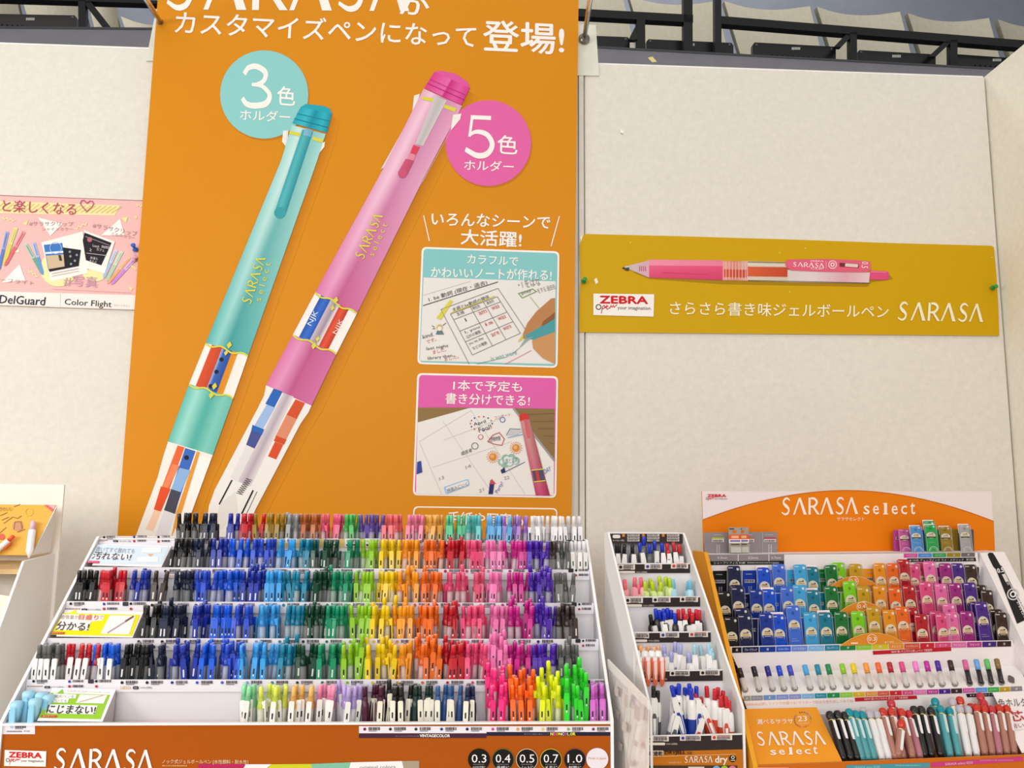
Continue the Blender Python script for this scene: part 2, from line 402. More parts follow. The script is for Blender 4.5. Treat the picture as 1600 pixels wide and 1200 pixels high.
SEATP = Plane((0, 3.45, EYE.z), ang=math.radians(2.6))
def hall_seat(x0, x1, yt, yb, label, base=True, low=False):
    """A shell seat: backrest with a saddle-shaped top edge, seat pan and a steel bracket."""
    tl, tr, bl, br = SEATP.at(x0, yt), SEATP.at(x1, yt+8), SEATP.at(x0+30, yb+36), SEATP.at(x1+22, yb+42)
    root = thing('hall_seat', (bl+br)/2, label, 'seat', 'hall seats on the balcony')
    m = MB(); N = 12; rows = 8; grid = []
    up = (tl-bl)
    for j in range(rows+1):
        t = j/rows; row = []
        for i in range(N+1):
            s_ = i/N; e = abs(s_*2-1)
            sag = .055*(1-e**2.4)*t*t + .018*t*t*max(0, (e-.8)/.2)**2
            q = bl.lerp(br, s_).lerp(tl.lerp(tr, s_), t) - up*sag*.55 - SEATP.n*(.055*(1-e*e)) - SEATP.n*(.05*t)
            row.append(q)
        grid.append(row)
    th = SEATP.n*-.045
    for j in range(rows):
        for i in range(N):
            a, b, c, d = grid[j][i], grid[j][i+1], grid[j+1][i+1], grid[j+1][i]
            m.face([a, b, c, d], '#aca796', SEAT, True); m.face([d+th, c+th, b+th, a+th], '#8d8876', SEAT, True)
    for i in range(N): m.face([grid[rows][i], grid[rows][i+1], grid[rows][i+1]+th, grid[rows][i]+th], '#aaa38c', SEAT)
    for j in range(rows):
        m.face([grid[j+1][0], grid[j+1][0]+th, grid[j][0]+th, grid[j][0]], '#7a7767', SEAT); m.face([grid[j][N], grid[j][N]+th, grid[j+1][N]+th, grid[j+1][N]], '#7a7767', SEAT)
    m.build('backrest', root)
    m = MB(); f = SEATP.n*.10; dn = Vector((0, 0, -.05)); a, b = bl+dn*.2, br+dn*.2
    ins = (b-a)*.04
    m.hexa([a+ins+f+dn, b-ins+f+dn, b-ins+f, a+ins+f, a+dn, b+dn, b, a], '#a59f88', SEAT)
    m.build('seat_pan', root)
    m = MB(); c = (bl+br)/2
    m.box((c.x-.03, c.y-.3, c.z-.45), (c.x+.03, c.y+.05, c.z-.055), '#3c3d42', PAINT)
    m.build('bracket', root)
hall_seat(1281, 1412, 3, 84, 'pale hall seat with a round stain low on its back')
hall_seat(1424, 1552, 13, 94, 'pale hall seat second from the side panel corner')
hall_seat(1566, 1696, 23, 104, 'pale hall seat cut off by the top of the side panel')
hall_seat(1135, 1270, -6, 76, 'pale hall seat just beyond the break in the black railing')
hall_seat(985, 1122, -14, 66, 'pale hall seat behind the two black railing posts')
hall_seat(840, 975, -22, 56, 'pale hall seat beside the banner hook, right of the banner')
hall_seat(-110, 18, -26, 26, 'pale hall seat at the far left edge of the photo')
hall_seat(24, 122, -24, 28, 'pale hall seat above the left panel with writing board before it')
hall_seat(128, 172, -22, 50, 'narrow view of a pale hall seat behind the slanting strut')
hall_seat(184, 262, 18, 60, 'low pale hall seat next to the left banner bracket')

DESKP = Plane((0, 2.62, EYE.z), ang=math.radians(2.6))
def desk(x0, y0, x1, y1, h, label, logo=None, dots=None, col='#1c1d20'):
    a, b = DESKP.at(x0, y0), DESKP.at(x1, y1); c, d = DESKP.at(x1, y1+h), DESKP.at(x0, y0+h); bk = -DESKP.n*.03
    root = thing('writing_board', (c+d)/2, label, 'board', 'black boards along the balcony front')
    m = MB(); i = .006; r = (b-a).normalized()*.012; u = (a-d)*.25
    pts = [d, c, c.lerp(b, .8), b-r, a+r, d.lerp(a, .8)]
    m.slab(pts, bk, col, PLASTIC, '#2b2c30')
    for q in (a+r*2-u*.8, b-r*2-u*.8):
        T = Matrix.Translation(q) @ DESKP.n.to_track_quat('Z', 'Y').to_matrix().to_4x4(); m.lathe([(.008, 0), (.008, .002), (.005, .004)], 8, '#55565a', PLASTIC, T)
    p = Print(m, DESKP, PAPER)
    if logo:
        x, y = logo
        for k in range(6): p.poly([(x+k*2.3, y-2), (x+1.7+k*2.3, y-2.2), (x+1.4+k*2.3, y+2), (x-.2+k*2.3, y+2)], '#d8d8d0', 3)
    if dots:
        for k in range(dots[2]): p.rect(dots[0]+k*8, dots[1]+k*.5, dots[0]+3+k*8, dots[1]+2.2+k*.5, '#060606', 3)
    m.build('board', root)
desk(-90, 20, 120, 24, 20, 'black board under the seats above the left panel', (41, 30), (2, 38, 10), '#3a3638')
desk(905, 55, 984, 58, 19, 'black board right beside the banner hook bracket')
desk(1010, 61, 1146, 67, 19, 'black board below the two railing posts', (1072, 70))
desk(1176, 66, 1306, 73, 21, 'black board with a glossy top edge and rivet holes', (1237, 76), (1205, 85, 10))
desk(1340, 78, 1462, 85, 18, 'black board between the two slanted struts', (1394, 88))
desk(1486, 84, 1600, 92, 17, 'black board that ends at the corner of the side panel', (1551, 94), (1522, 101, 7))

def railing(bars, posts, struts, label):
    r0 = BAL.at(*bars[0][:2])
    root = thing('guard_rail', (r0.x, r0.y, BAL.at(bars[0][0], 78).z), label, 'railing', 'black railings in front of the hall seats')
    P0 = DESKP.off(.075)
    def bar(x0, y0, x1, y1, h, name, d=.05):
        m = MB(); a, b, c, e = P0.at(x0, y0), P0.at(x1, y1), P0.at(x1, y1+h), P0.at(x0, y0+h); bk = -P0.n*d
        m.hexa([e, c, b, a, e+bk, c+bk, b+bk, a+bk], '#0e0f10', PAINT); m.build(name, root)
    def upright(x0, x1, yt, yb, name, d=.04):
        m = MB(); a, b, c, e = P0.at(x0, yt), P0.at(x1, yt), P0.at(x1+.5, yb), P0.at(x0+.5, yb); bk = -P0.n*d
        m.hexa([e, c, b, a, e+bk, c+bk, b+bk, a+bk], '#141516', PAINT); m.build(name, root)
    for b in bars: bar(*b, 'top_bar')
    for q in posts: upright(*q, 'post')
    for s_ in struts:
        m = MB(); a, b = P0.at(*s_[0], .0), P0.at(*s_[1], -.005); w = Vector((.022, 0, 0)); bk = -P0.n*.03
        m.hexa([a-w, a+w, b+w, b-w, a-w+bk, a+w+bk, b+w+bk, b-w+bk], '#17181a', PAINT); m.build('strut', root)
railing([(880, 12, 1083, 23, 12)], [(1068, 1082, -40, 82), (995, 1008, 30, 78)], [((988, 62), (1003, 33))], 'black railing with one post, running out from behind the banner')
railing([(1127, 25, 1640, 66, 12)], [(1117, 1127, -40, 86), (1328, 1339, 50, 95), (1485, 1496, 62, 102)], [((1309, 73), (1332, 49)), ((1457, 88), (1487, 60))], 'long black railing reaching to the corner of the side panel')
railing([(-60, -9, 262, 1, 5)], [(122, 133, 0, 46)], [((168, 44), (132, -2))], 'black railing with a slanting strut above the left panel')

# ------------------------------------------------------------------ banner
BN = Plane((0, -.018, EYE.z))
root = thing('hanging_banner', BN.at(540, 960), 'tall orange vinyl banner with two giant pens and white lettering', 'banner')
m = MB(); c = [BN.at(*q) for q in ((176, 935), (891, 935), (905, -70), (251.5, -70))]
m.slab(c, -BN.n*.0025, '#d68a1c', VINYL, '#f2c98a')
p = Print(m, BN, VINYL)
W = '#f6f0ea'
p.sarasa((262, -66), (640, -62), (258, 15), W, 2)
p.text('が', (625, -10), (672, -7), (624, 22), W, 2, .02)
p.text('カスタマイズペンになって', (276, 17), (744, 40), (273, 52), W, 2, .012)
p.text('登場!', (756, 32), (881, 38), (755, 80), W, 2, .02)
TL, PK = '#8ccbc9', '#e066a6'
for k, (x, y, r, cc) in enumerate(((413, 148, 69, TL), (763, 224, 67, PK))):
    p.disc(x+2, y+3, r-.5, '#c27a1a', 1, 40)
    p.disc(x, y, r, cc, 2, 40)
p.glyph(G3, (377, 102), (427, 104), (376, 166), W, 3)
p.text('色', (434, 135), (462, 137), (433, 164), W, 3, .012)
p.text('ホルダー', (376, 171), (454, 175), (375, 188), W, 3, .01)
p.glyph(G5, (726, 180), (774, 182), (724, 244), W, 3)
p.text('色', (778, 211), (809, 213), (777, 240), W, 3, .012)
p.text('ホルダー', (726, 250), (803, 253), (725, 266), W, 3, .01)
# --- printed teal pen
G = '#d8d24a'
tb = [(0, '#9fd6d2'), (.25, '#c9e6e2'), (.47, '#8cc6c4'), (.56, '#7dbbbb'), (1, '#a5d6d0')]
tb2 = [(0, '#4fb0ae'), (.25, '#8ecfca'), (.5, '#3f9b9b'), (.56, '#46a09f'), (1, '#5fb3b0')]
def shadow(edge, d):      # the soft drop tone printed beside each pen
    for q0, q1 in zip(edge, edge[1:]):
        p.grad(q0, (q0[0]+d[0], q0[1]+d[1]), q1, (q1[0]+d[0], q1[1]+d[1]), [(0, '#bd7416'), (.35, '#c67d19'), (1, '#d68a1c')], l=1)
shadow([(515, 180), (508, 214), (386, 556), (331, 712), (316, 745), (281, 850)], (16, 8))
p.grad((443, 205), (451, 204), (441, 222), (449, 232), [(0, '#f3efe9'), (1, '#ddd8d0')], l=3)
p.poly([(497, 226), (508, 222), (507, 230), (499, 240)], '#efeae2', 3)
p.grad((456, 196), (509, 210), (440, 250), (495, 254), tb, l=3)
p.grad((440, 250), (495, 254), (322, 536), (388, 556), tb, tb2, l=3, rows=6)
p.grad((457, 193), (511, 208), (470, 168), (519, 178), [(0, '#2aa3b6'), (.3, '#3fb7c6'), (.5, '#1e8fa6'), (.8, '#35b0c0'), (1, '#1f8ea3')], l=4)
p.poly([(470, 168), (519, 178), (515, 170), (505, 166), (478, 163)], '#2ba4b5', 4)
p.line([(460, 186), (513, 200)], 1.2, '#167c92', 5); p.line([(464, 178), (516, 190)], 1, '#1a8298', 5)
p.grad((453, 205), (471, 209), (452, 210), (470, 214), [(0, G), (1, G)], l=5)
p.grad((490, 214), (506, 219), (488, 219), (504, 224), [(0, G), (1, G)], l=5)
p.grad((473, 203), (489, 207), (429, 333), (447, 334), [(0, '#3fa3ad'), (.35, '#58b4bb'), (1, '#2c8f9b')], l=5, rows=2)
p.disc(437.7, 333, 9, '#3d9da6', 5, 16)
p.grad((477, 201), (489, 204), (474, 212), (486, 215), [(0, '#86b9cf'), (1, '#6aa5bf')], l=6)
def goldwave(a, b, l=7, flip=1):
    pts = []
    for k in range(25):
        t = k/24; pts.append((a[0]+(b[0]-a[0])*t, a[1]+(b[1]-a[1])*t+flip*2.6*math.sin(t*math.pi*4)))
    p.line(pts, 2.6, G, l)
def gem(x, y, s_, l=8):
    p.poly([(x+s_*.3, y-s_*1.2), (x+s_*.8, y), (x-s_*.3, y+s_*1.1), (x-s_*.8, y-s_*.1)], G, l)
# window
p.grad((322, 536), (388, 556), (296, 600), (365, 622), [(0, '#efeae4'), (.14, '#f6f2ee'), (.15, '#d9542e'), (.38, '#c84a2e'), (.40, '#8fb0dc'), (.45, '#3d66b4'), (.62, '#2c4f9c'), (.63, '#d98a24'), (.76, '#e09428'), (.77, '#efe9e2'), (1, '#f4efe9')], l=4)
for t in (.25, .55, .9): p.disc(353-26*t, 546+64*t, 3.4, '#1f2430', 5, 10)
goldwave((322, 537), (388, 557)); gem(359, 540, 5); gem(354, 552, 4)
p.grad((296, 600), (365, 622), (263, 690), (333, 711), [(0, '#5fbdb0'), (.22, '#9edbd0'), (.48, '#5ab4a8'), (.56, '#57b0a4'), (.8, '#7fcabc'), (1, '#6cbcae')], l=4)
goldwave((296, 601), (365, 623)); gem(336, 604, 5); gem(331, 618, 5)
# clear nose with refills
p.poly([(263, 690), (333, 711), (326, 727), (318, 745), (283, 850), (208, 850), (247, 745), (255, 715)], '#f1ebe3', 3)
p.poly([(278, 696), (289, 699), (256, 790), (244, 786)], '#e86a3a', 4)
p.poly([(270, 725), (281, 728), (263, 763), (255, 760)], '#f08a5c', 5)
p.poly([(252, 760), (267, 764), (252, 799), (241, 796)], '#e2532a', 5)
p.poly([(242, 796), (252, 799), (240, 830), (228, 827)], '#f3cdb0', 4)
p.poly([(290, 700), (306, 705), (278, 788), (262, 783)], '#3f6cc0', 4)
p.poly([(281, 731), (298, 735), (283, 769), (268, 764)], '#8fb4e2', 5)
p.disc(292, 715, 3.6, '#20242e', 6, 10)
p.poly([(268, 764), (283, 769), (274, 803), (257, 797)], '#4a4a5a', 5)
p.poly([(257, 797), (274, 803), (262, 840), (243, 838)], '#e2dde2', 4)
p.poly([(308, 705), (313, 707), (280, 815), (268, 840), (276, 800)], '#e59a3c', 4)
p.poly([(313, 712), (331, 716), (322, 740), (290, 828), (278, 828)], '#f7f3ee', 4)
# lettering along the teal body
def along(t, a, b, hgt, col, kind='text', l=6):
    dx, dy = b[0]-a[0], b[1]-a[1]; d = math.hypot(dx, dy); n = (dy/d*hgt, -dx/d*hgt)
    f = p.sarasa if kind == 'sarasa' else (lambda *q: p.text(t, *q, .0))
    f((a[0]+n[0], a[1]+n[1]), (b[0]+n[0], b[1]+n[1]), a, col, l) if kind == 'sarasa' else p.text(t, (a[0]+n[0], a[1]+n[1]), (b[0]+n[0], b[1]+n[1]), a, col, l)
along('', (392, 477), (416, 404), 15, G, 'sarasa')
along('s e l e c t', (408, 472), (424, 412), 9, G)
# --- printed pink pen
shadow([(731, 142), (719, 168), (556, 492), (485, 636), (468, 662), (398, 796), (383, 832)], (17, 9))
pb = [(0, '#e3a7c4'), (.22, '#f0c6da'), (.44, '#d996b8'), (.52, '#cf86ac'), (1, '#e0a3c2')]
pb2 = [(0, '#d873a8'), (.25, '#e396be'), (.5, '#bf5a8e'), (.56, '#c4628f'), (1, '#cf71a3')]
p.grad((647, 150), (656, 147), (644, 178), (650, 176), [(0, '#f0ebe6'), (1, '#e2ddd6')], l=3)
p.poly([(644, 178), (651, 176), (601, 262), (595, 265)], '#ddd0d0', 3)
p.poly([(708, 180), (721, 178), (719, 187), (704, 205)], '#efe9e2', 4)
p.poly([(704, 205), (707, 200), (661, 284), (657, 290)], '#e6d3da', 4)
p.grad((662, 139), (722, 166), (600, 262), (660, 283), pb, l=3)
p.grad((600, 262), (660, 283), (493, 457), (558, 490), pb, pb2, l=3, rows=5)
p.grad((663, 138), (721, 165), (679, 113), (734, 138), [(0, '#d83f8e'), (.45, '#e46aac'), (.5, '#c8307e'), (.75, '#e05aa2'), (1, '#cf3f8a')], l=4)
p.poly([(679, 113), (734, 138), (731, 129), (712, 116), (688, 111)], '#dd5aa0', 4)
p.line([(668, 131), (726, 157)], 1.3, '#b62a72', 5); p.line([(672, 125), (729, 150)], 1, '#bb3478', 5)
p.grad((661, 151), (678, 155), (659, 156), (676, 160), [(0, G), (1, G)], l=5)
p.grad((695, 164), (713, 170), (693, 169), (711, 176), [(0, G), (1, G)], l=5)
p.grad((680, 150), (698, 158), (649, 226), (661, 229), [(0, '#cfc6c8'), (.5, '#bdb6b8'), (1, '#d2c8ca')], l=5)
p.poly([(646, 227), (656, 231), (648, 246), (640, 243)], '#d8485e', 6)
p.poly([(641, 240), (650, 243), (646, 252), (637, 249)], '#e38a9c', 6)
p.grad((634, 249), (647, 252), (622, 270), (636, 274), [(0, '#cc5a78'), (1, '#c04c6c')], l=6); p.disc(629, 272, 7, '#c9587a', 6, 12)
p.grad((493, 457), (558, 490), (458, 523), (526, 553), [(0, '#efeae6'), (.13, '#f4f0ec'), (.14, '#2c56a4'), (.25, '#3a6fd0'), (.36, '#2a58b0'), (.37, '#c8b8c4'), (.5, '#9e8c9c'), (.58, '#e4dade'), (.6, '#c8402c'), (.68, '#e0583a'), (.8, '#b83a2a'), (.81, '#f0ebe6'), (1, '#f3eee9')], l=4)
along('NJK', (489, 511), (500, 489), 10, '#dfe8f6')
along('NJK', (528, 524), (539, 502), 9, '#f2dcd4')
goldwave((493, 458), (558, 491)); gem(525, 470, 5); gem(520, 482, 4)
p.grad((458, 523), (526, 553), (416, 602), (487, 634), [(0, '#d977aa'), (.22, '#e395bd'), (.5, '#bd588b'), (.56, '#c4608f'), (1, '#cf70a2')], l=4)
goldwave((458, 524), (526, 554)); gem(491, 541, 5); gem(497, 530, 4)
p.poly([(416, 602), (487, 634), (482, 645), (470, 662), (400, 795), (385, 830), (318, 850), (327, 790), (336, 765), (402, 640), (413, 618)], '#eeeae6', 3)
p.poly([(428, 607), (442, 612), (429, 637), (415, 631)], '#2f66b8', 4)
p.poly([(417, 632), (430, 637), (411, 671), (398, 665)], '#9dbbe6', 4)
p.poly([(395, 664), (413, 671), (410, 679), (393, 673)], '#2f66b8', 5)
p.poly([(393, 673), (410, 678), (398, 701), (385, 695)], '#4c5494', 4)
p.poly([(385, 696), (398, 701), (372, 752), (360, 747)], '#e4e0e0', 4)
p.grad((443, 614), (459, 620), (372, 752), (392, 760), [(0, '#d6cbd2'), (.5, '#b7aab4'), (1, '#e0d6da')], l=4)
p.poly([(462, 624), (477, 630), (464, 655), (448, 648)], '#d2542e', 4)
p.poly([(448, 648), (464, 655), (446, 690), (430, 683)], '#dd8d6c', 4)
p.poly([(432, 681), (448, 687), (444, 695), (428, 689)], '#d2502c', 5)
p.poly([(430, 690), (443, 695), (432, 718), (419, 713)], '#d9522c', 4)
sp_ = [(374+k*.95+(4.4 if k % 2 else -4.4), 772-k*1.4+(2.2 if k % 2 else -2.2)) for k in range(18)]
for a, b in zip(sp_, sp_[1:]): p.line([a, b], .9, '#5a5654', 6)
p.line([(363, 750), (343, 788)], 2.2, '#2d2a2a', 5); p.line([(396, 766), (378, 803)], 2.4, '#2b2828', 5); p.line([(402, 768), (384, 806)], 1, '#77706e', 5)
p.poly([(344, 786), (368, 768), (372, 800), (345, 828), (335, 824)], '#e3dfdb', 4)
along('', (568, 407), (599, 338), 15, G, 'sarasa')
along('s e l e c t', (584, 402), (606, 352), 9, G)
# --- captions and printed photographs
p.line([(662, 337), (671, 377)], 1.5, W, 2); p.line([(874, 338), (861, 385)], 1.5, W, 2)
p.text('いろんなシーンで', (675, 332), (860, 338), (674, 352), W, 2, .02)
p.text('大活躍!', (721, 358), (815, 363), (720, 382), W, 2, .02)
TQ = '#86c5c6'
def frame(tl, tr, br, bl, cap, body, head):
    p.rrect(tl, tr, br, bl, 8, W, 2)
    i = 3
    p.rrect((tl[0]+i, tl[1]+i), (tr[0]-i, tr[1]+i), (br[0]-i, br[1]-i), (bl[0]+i, bl[1]-i), 6, cap, 3)
    p.poly(body, head, 4)
frame((659, 386), (874, 393), (871, 575), (652, 569), TQ, [(662, 434), (868, 440), (867, 569), (656, 564)], '#e6e1dd')
p.text('カラフルで', (731, 398), (810, 402), (730, 412), W, 5, .012)
p.text('かわいいノートが作れる!', (674, 417), (862, 422), (673, 434), W, 5, .012)
DK = '#4a4644'; RD = '#c4625a'
p.line([(661, 462), (735, 440)], .7, '#c5bdb8', 5); p.line([(661, 478), (778, 441)], 1.6, '#6b6562', 5)
p.text('1. be 動詞 (現在・過去)', (669, 465), (760, 438), (671, 473), DK, 6)
p.poly([(703, 469), (708, 471), (689, 500), (682, 497)], '#d8cf4a', 6)
p.line([(689, 484), (778, 451), (822, 517)], .9, '#8b8480', 6); p.line([(689, 484), (733, 569)], .9, '#8b8480', 6)
p.line([(704, 490), (773, 463)], 1.6, '#d6cd54', 6)
p.text('主語とbe動詞の関係', (706, 482), (763, 461), (708, 488), DK, 6)
def tp(u, v):    # the little table drawn on the notebook
    a, b, c, d = (704, 491), (777, 464), (813, 521), (738, 555)
    x0, y0 = a[0]+(b[0]-a[0])*u, a[1]+(b[1]-a[1])*u; x1, y1 = d[0]+(c[0]-d[0])*u, d[1]+(c[1]-d[1])*u
    return (x0+(x1-x0)*v, y0+(y1-y0)*v)
for v in (0, .14, .42, .68, 1): p.line([tp(0, v), tp(1, v)], .8, '#77706c', 6)
for u in (0, .42, .7, 1): p.line([tp(u, 0), tp(u, 1)], .8, '#77706c', 6)
for t, u, v, cc in (('主語', .1, .02, DK), ('現在形', .44, .02, DK), ('過去形', .74, .02, DK), ('I', .2, .2, DK), ('am', .5, .18, RD), ('was', .77, .18, RD), ('is', .5, .46, RD), ('was', .77, .46, RD), ('are', .5, .74, RD), ('were', .76, .72, RD), ('I, you', .08, .46, DK), ('以外の複数', .06, .56, DK), ('you, we, they', .04, .72, DK), ('などの複数', .06, .84, DK)):
    wd_ = .3 if u < .12 and len(t) > 3 else (.16 if len(t) > 1 else .02); h = .075
    p.text(t, tp(u, v), tp(u+wd_, v), tp(u, v+h), cc, 7)
for t, x, y, w_, cc in (('kind.', 660, 524, 17, DK), ('です。', 666, 532, 15, RD), ('last night', 666, 543, 34, DK), ('ました。', 676, 548, 20, RD), ('library then.', 668, 558, 40, DK), ('ました。', 694, 559, 22, RD)):
    p.text(t, (x, y), (x+w_, y-5), (x+1, y+6), cc, 6)
p.disc(687, 512, 5, '#c9b878', 6, 12); p.disc(687, 514, 3.5, '#efe6da', 7, 10); p.poly([(683, 517), (691, 517), (694, 523), (681, 523)], '#6a7a80', 6)
for a in ((675, 509, 679, 512), (676, 514, 680, 514), (692, 509, 697, 505)): p.line([a[:2], a[2:]], 1, DK, 6)
p.line([(810, 459), (832, 452), (838, 456), (816, 466), (810, 459)], 1.2, '#7a9a50', 6); p.text('play', (814, 457), (829, 452), (816, 462), '#77706c', 7)
p.line([(828, 464), (842, 482)], .8, '#a8a868', 6); p.text('・I をはな', (808, 440), (842, 434), (811, 452), '#8a8480', 6)
p.text('・をする 過去形', (835, 452), (866, 444), (838, 460), '#8a8480', 6)
p.poly([(867, 466), (861, 467), (838, 487), (824, 505), (815, 527), (821, 531), (842, 512), (867, 496)], '#b98152', 6)
p.poly([(842, 512), (867, 496), (867, 519), (834, 532), (818, 526)], '#4f9aa0', 6)
p.poly([(867, 519), (842, 528), (831, 533), (833, 545), (848, 560), (867, 569)], '#c9925f', 6)
p.poly([(848, 503), (846, 511), (867, 498), (867, 488)], '#8d5c36', 7)
p.poly([(834, 526), (824, 533), (803, 552), (797, 555), (812, 543), (820, 530)], '#8fa6a4', 7)
p.poly([(818, 523), (812, 529), (809, 535), (816, 531)], '#d2c84e', 7)
p.line([(792, 558), (745, 569)], .8, '#58a09a', 6); p.line([(830, 548), (790, 569)], .8, '#c86a78', 6)
p.text('is was were', (766, 558), (806, 547), (768, 565), '#7ab0a8', 6)
frame((652, 583), (872, 588), (869, 778), (645, 774), '#dd62a8', [(653, 637), (866, 639), (865, 774), (650, 772)], '#e9e4e0')
p.text('1本で予定も', (709, 594), (816, 597), (708, 610), W, 5, .012)
p.text('書き分けできる!', (697, 614), (828, 618), (696, 631), W, 5, .012)
p.poly([(653, 637), (735, 637), (653, 660)], '#8f7247', 5)
p.poly([(802, 638), (866, 639), (866, 718)], '#8a7048', 5); p.line([(802, 638), (866, 720)], 3, '#9b9796', 6)
for k in range(5): p.line([(822+k*9, 648+k*11), (866, 646+k*12)], .7, '#6f5836', 6)
for a, b in (((655, 690), (735, 642)), ((690, 772), (655, 690)), ((770, 772), (692, 658)), ((693, 688), (780, 655)), ((676, 730), (800, 690)), ((820, 772), (735, 640))): p.line([a, b], .7, '#cfc8c4', 5)
p.text('April', (739, 661), (758, 656), (741, 667), '#2a2a30', 6, .02); p.text('Fool!', (747, 669), (766, 663), (749, 676), '#2a2a30', 6, .02)
for k in range(14):
    a = k/14*2*math.pi; p.disc(752+17*math.cos(a), 664+11*math.sin(a)-2, 1.3, ('#3a3f8a', '#d07a3a', '#b04a4a')[k % 3], 6, 6)
p.line([(770, 680), (762, 690), (772, 694), (784, 696), (788, 686), (780, 676), (770, 680)], 1.2, '#c04848', 6); p.disc(751, 683, 4, '#c04848', 6, 12); p.disc(751, 683, 3, '#e9e4e0', 7, 12)
p.text('上野動物園', (763, 684), (781, 681), (764, 691), DK, 7)
for x, y in ((770, 714), (806, 700)):
    for k in range(16):
        a = k/16*2*math.pi; p.line([(x+7*math.cos(a), y+7*math.sin(a)), (x+10*math.cos(a), y+10*math.sin(a))], 1, '#d98a3a', 6)
    p.disc(x, y, 6, '#d98a3a', 6, 14); p.disc(x-1, y-1, 3, '#e8b070', 7, 10)
for x, y, r in ((783, 722, 5), (790, 716, 6), (799, 715, 6), (806, 720, 6), (796, 723, 6), (788, 726, 5)): p.disc(x, y, r, '#8fb8a8', 6, 12)
for x, y, r in ((785, 722, 4), (792, 718, 5), (799, 718, 4), (805, 721, 4), (796, 723, 5)): p.disc(x, y, r, '#dfe6e0', 7, 12)
p.text('友達と温泉', (784, 718), (808, 714), (785, 726), '#7a8a84', 8)
p.poly([(791, 680), (796, 670), (812, 670), (818, 666), (820, 672), (806, 680)], '#c8c6ca', 6); p.line([(793, 684), (820, 678)], 1.5, '#8ab6d8', 6); p.line([(791, 680), (797, 670), (813, 671)], .9, '#55555a', 7)
p.text('歯医者', (720, 706), (737, 700), (721, 712), '#55504c', 6); p.ring(742, 697, 5, .9, '#55504c', 6, 14)
p.text('コンサート', (772, 651), (797, 645), (773, 656), '#b87a70', 6); p.ring(785, 656, 4, 1, '#4a5aa0', 6, 12)
p.rrect((693, 761), (731, 748), (734, 758), (697, 772), 3, '#9cc2e6', 6); p.rrect((696, 762), (730, 750), (732, 757), (699, 770), 3, '#e9e4e0', 7); p.text('映画みにいく', (698, 764), (729, 753), (700, 770), '#4a5a70', 8)
p.poly([(782, 735), (788, 730), (790, 738), (784, 740)], '#303868', 6); p.line([(788, 738), (820, 722)], .9, '#303868', 6)
p.poly([(766, 750), (772, 757), (770, 772), (763, 772)], '#34306a', 6); p.poly([(768, 748), (775, 756), (764, 757)], '#c8505a', 6); p.text('Party!', (773, 768), (782, 752), (779, 772), '#5a5ab0', 6)
p.text('14', (727, 728), (735, 725), (728, 733), '#9a9490', 6); p.text('22', (787, 745), (795, 743), (788, 750), '#9a9490', 6); p.text('13', (686, 746), (693, 743), (687, 751), '#9a9490', 6); p.text('21', (748, 765), (755, 762), (749, 770), '#9a9490', 6)
p.poly([(652, 722), (658, 720), (660, 738), (651, 741)], '#3a4a9a', 6)
p.grad((811, 650), (826, 650), (837, 774), (859, 774), [(0, '#c88a86'), (.4, '#d0a09c'), (1, '#b0706c')], [(0, '#b83a66'), (.4, '#c8507a'), (1, '#9c2a50')], l=7, rows=4); p.poly([(811, 651), (813, 646.5), (821, 645.5), (825, 648), (827, 655), (812, 658)], '#cc3a36', 8); p.poly([(818, 656), (823, 655), (828, 684), (824, 685)], '#d2646a', 9)
p.poly([(831, 735), (848, 734), (851, 752), (835, 754)], '#55506a', 8); p.poly([(836, 736), (841, 736), (844, 752), (839, 752)], '#c8403a', 9); p.line([(830, 735), (848, 733)], 1.6, G, 9); p.line([(834, 753), (852, 751)], 1.6, G, 9)
p.text('DAY', (849, 734), (859, 728), (851, 741), '#4a5a9a', 6)
p.rrect((646, 791), (871, 794), (866, 960), (640, 960), 8, W, 2)
p.rrect((648, 793), (869, 796), (864, 958), (642, 958), 7, '#d68a1c', 3)
p.text('手紙や写真も', (700, 799), (818, 803), (699, 819), W, 5, .012)
m.build('sheet', root)
def rod_bracket(plate, hook, top, label, washer):
    root = thing('banner_bracket', BN.at(*plate[0]), label, 'bracket', 'steel rods with white plates that hold the banner')
    m = MB(); pl = Plane((0, -.004, EYE.z)); m.slab([pl.at(*q) for q in plate], -WP.n*.003 if False else Vector((0, .003, 0)), '#dcdccf', PAINT)
    plate_ = m.build('plate', root)
    m = MB(); h = pl.at(*hook)+Vector((0, -.012, 0)); t = Plane((0, -.16, EYE.z)).at(*top)
    d = (t-h); m.rod(h, h+d*2.2, .0058, '#dcd8d4', METAL, 12)
    m.build('rod', root)
    m = MB(); T = Matrix.Translation(h+Vector((0, .0095, 0))) @ Vector((0, -1, 0)).to_track_quat('Z', 'Y').to_matrix().to_4x4()
    m.lathe([(.0135, 0), (.0135, .003), (.010, .006), (.0075, .006), (.0075, .013), (.004, .015)], 18, '#8d8a86', METAL, T); w_ = m.build('washer', root); w_.parent = plate_
rod_bracket([(228, 95), (262, 95), (262, 14), (244, 14)], (254, 40), (229, 0), 'steel rod and white plate at the left top of the banner', 1)
rod_bracket([(895, 117.5), (936, 118), (931, 39), (895, 37)], (912.5, 62), (922, 0), 'steel rod and white plate at the right top of the banner', 1)

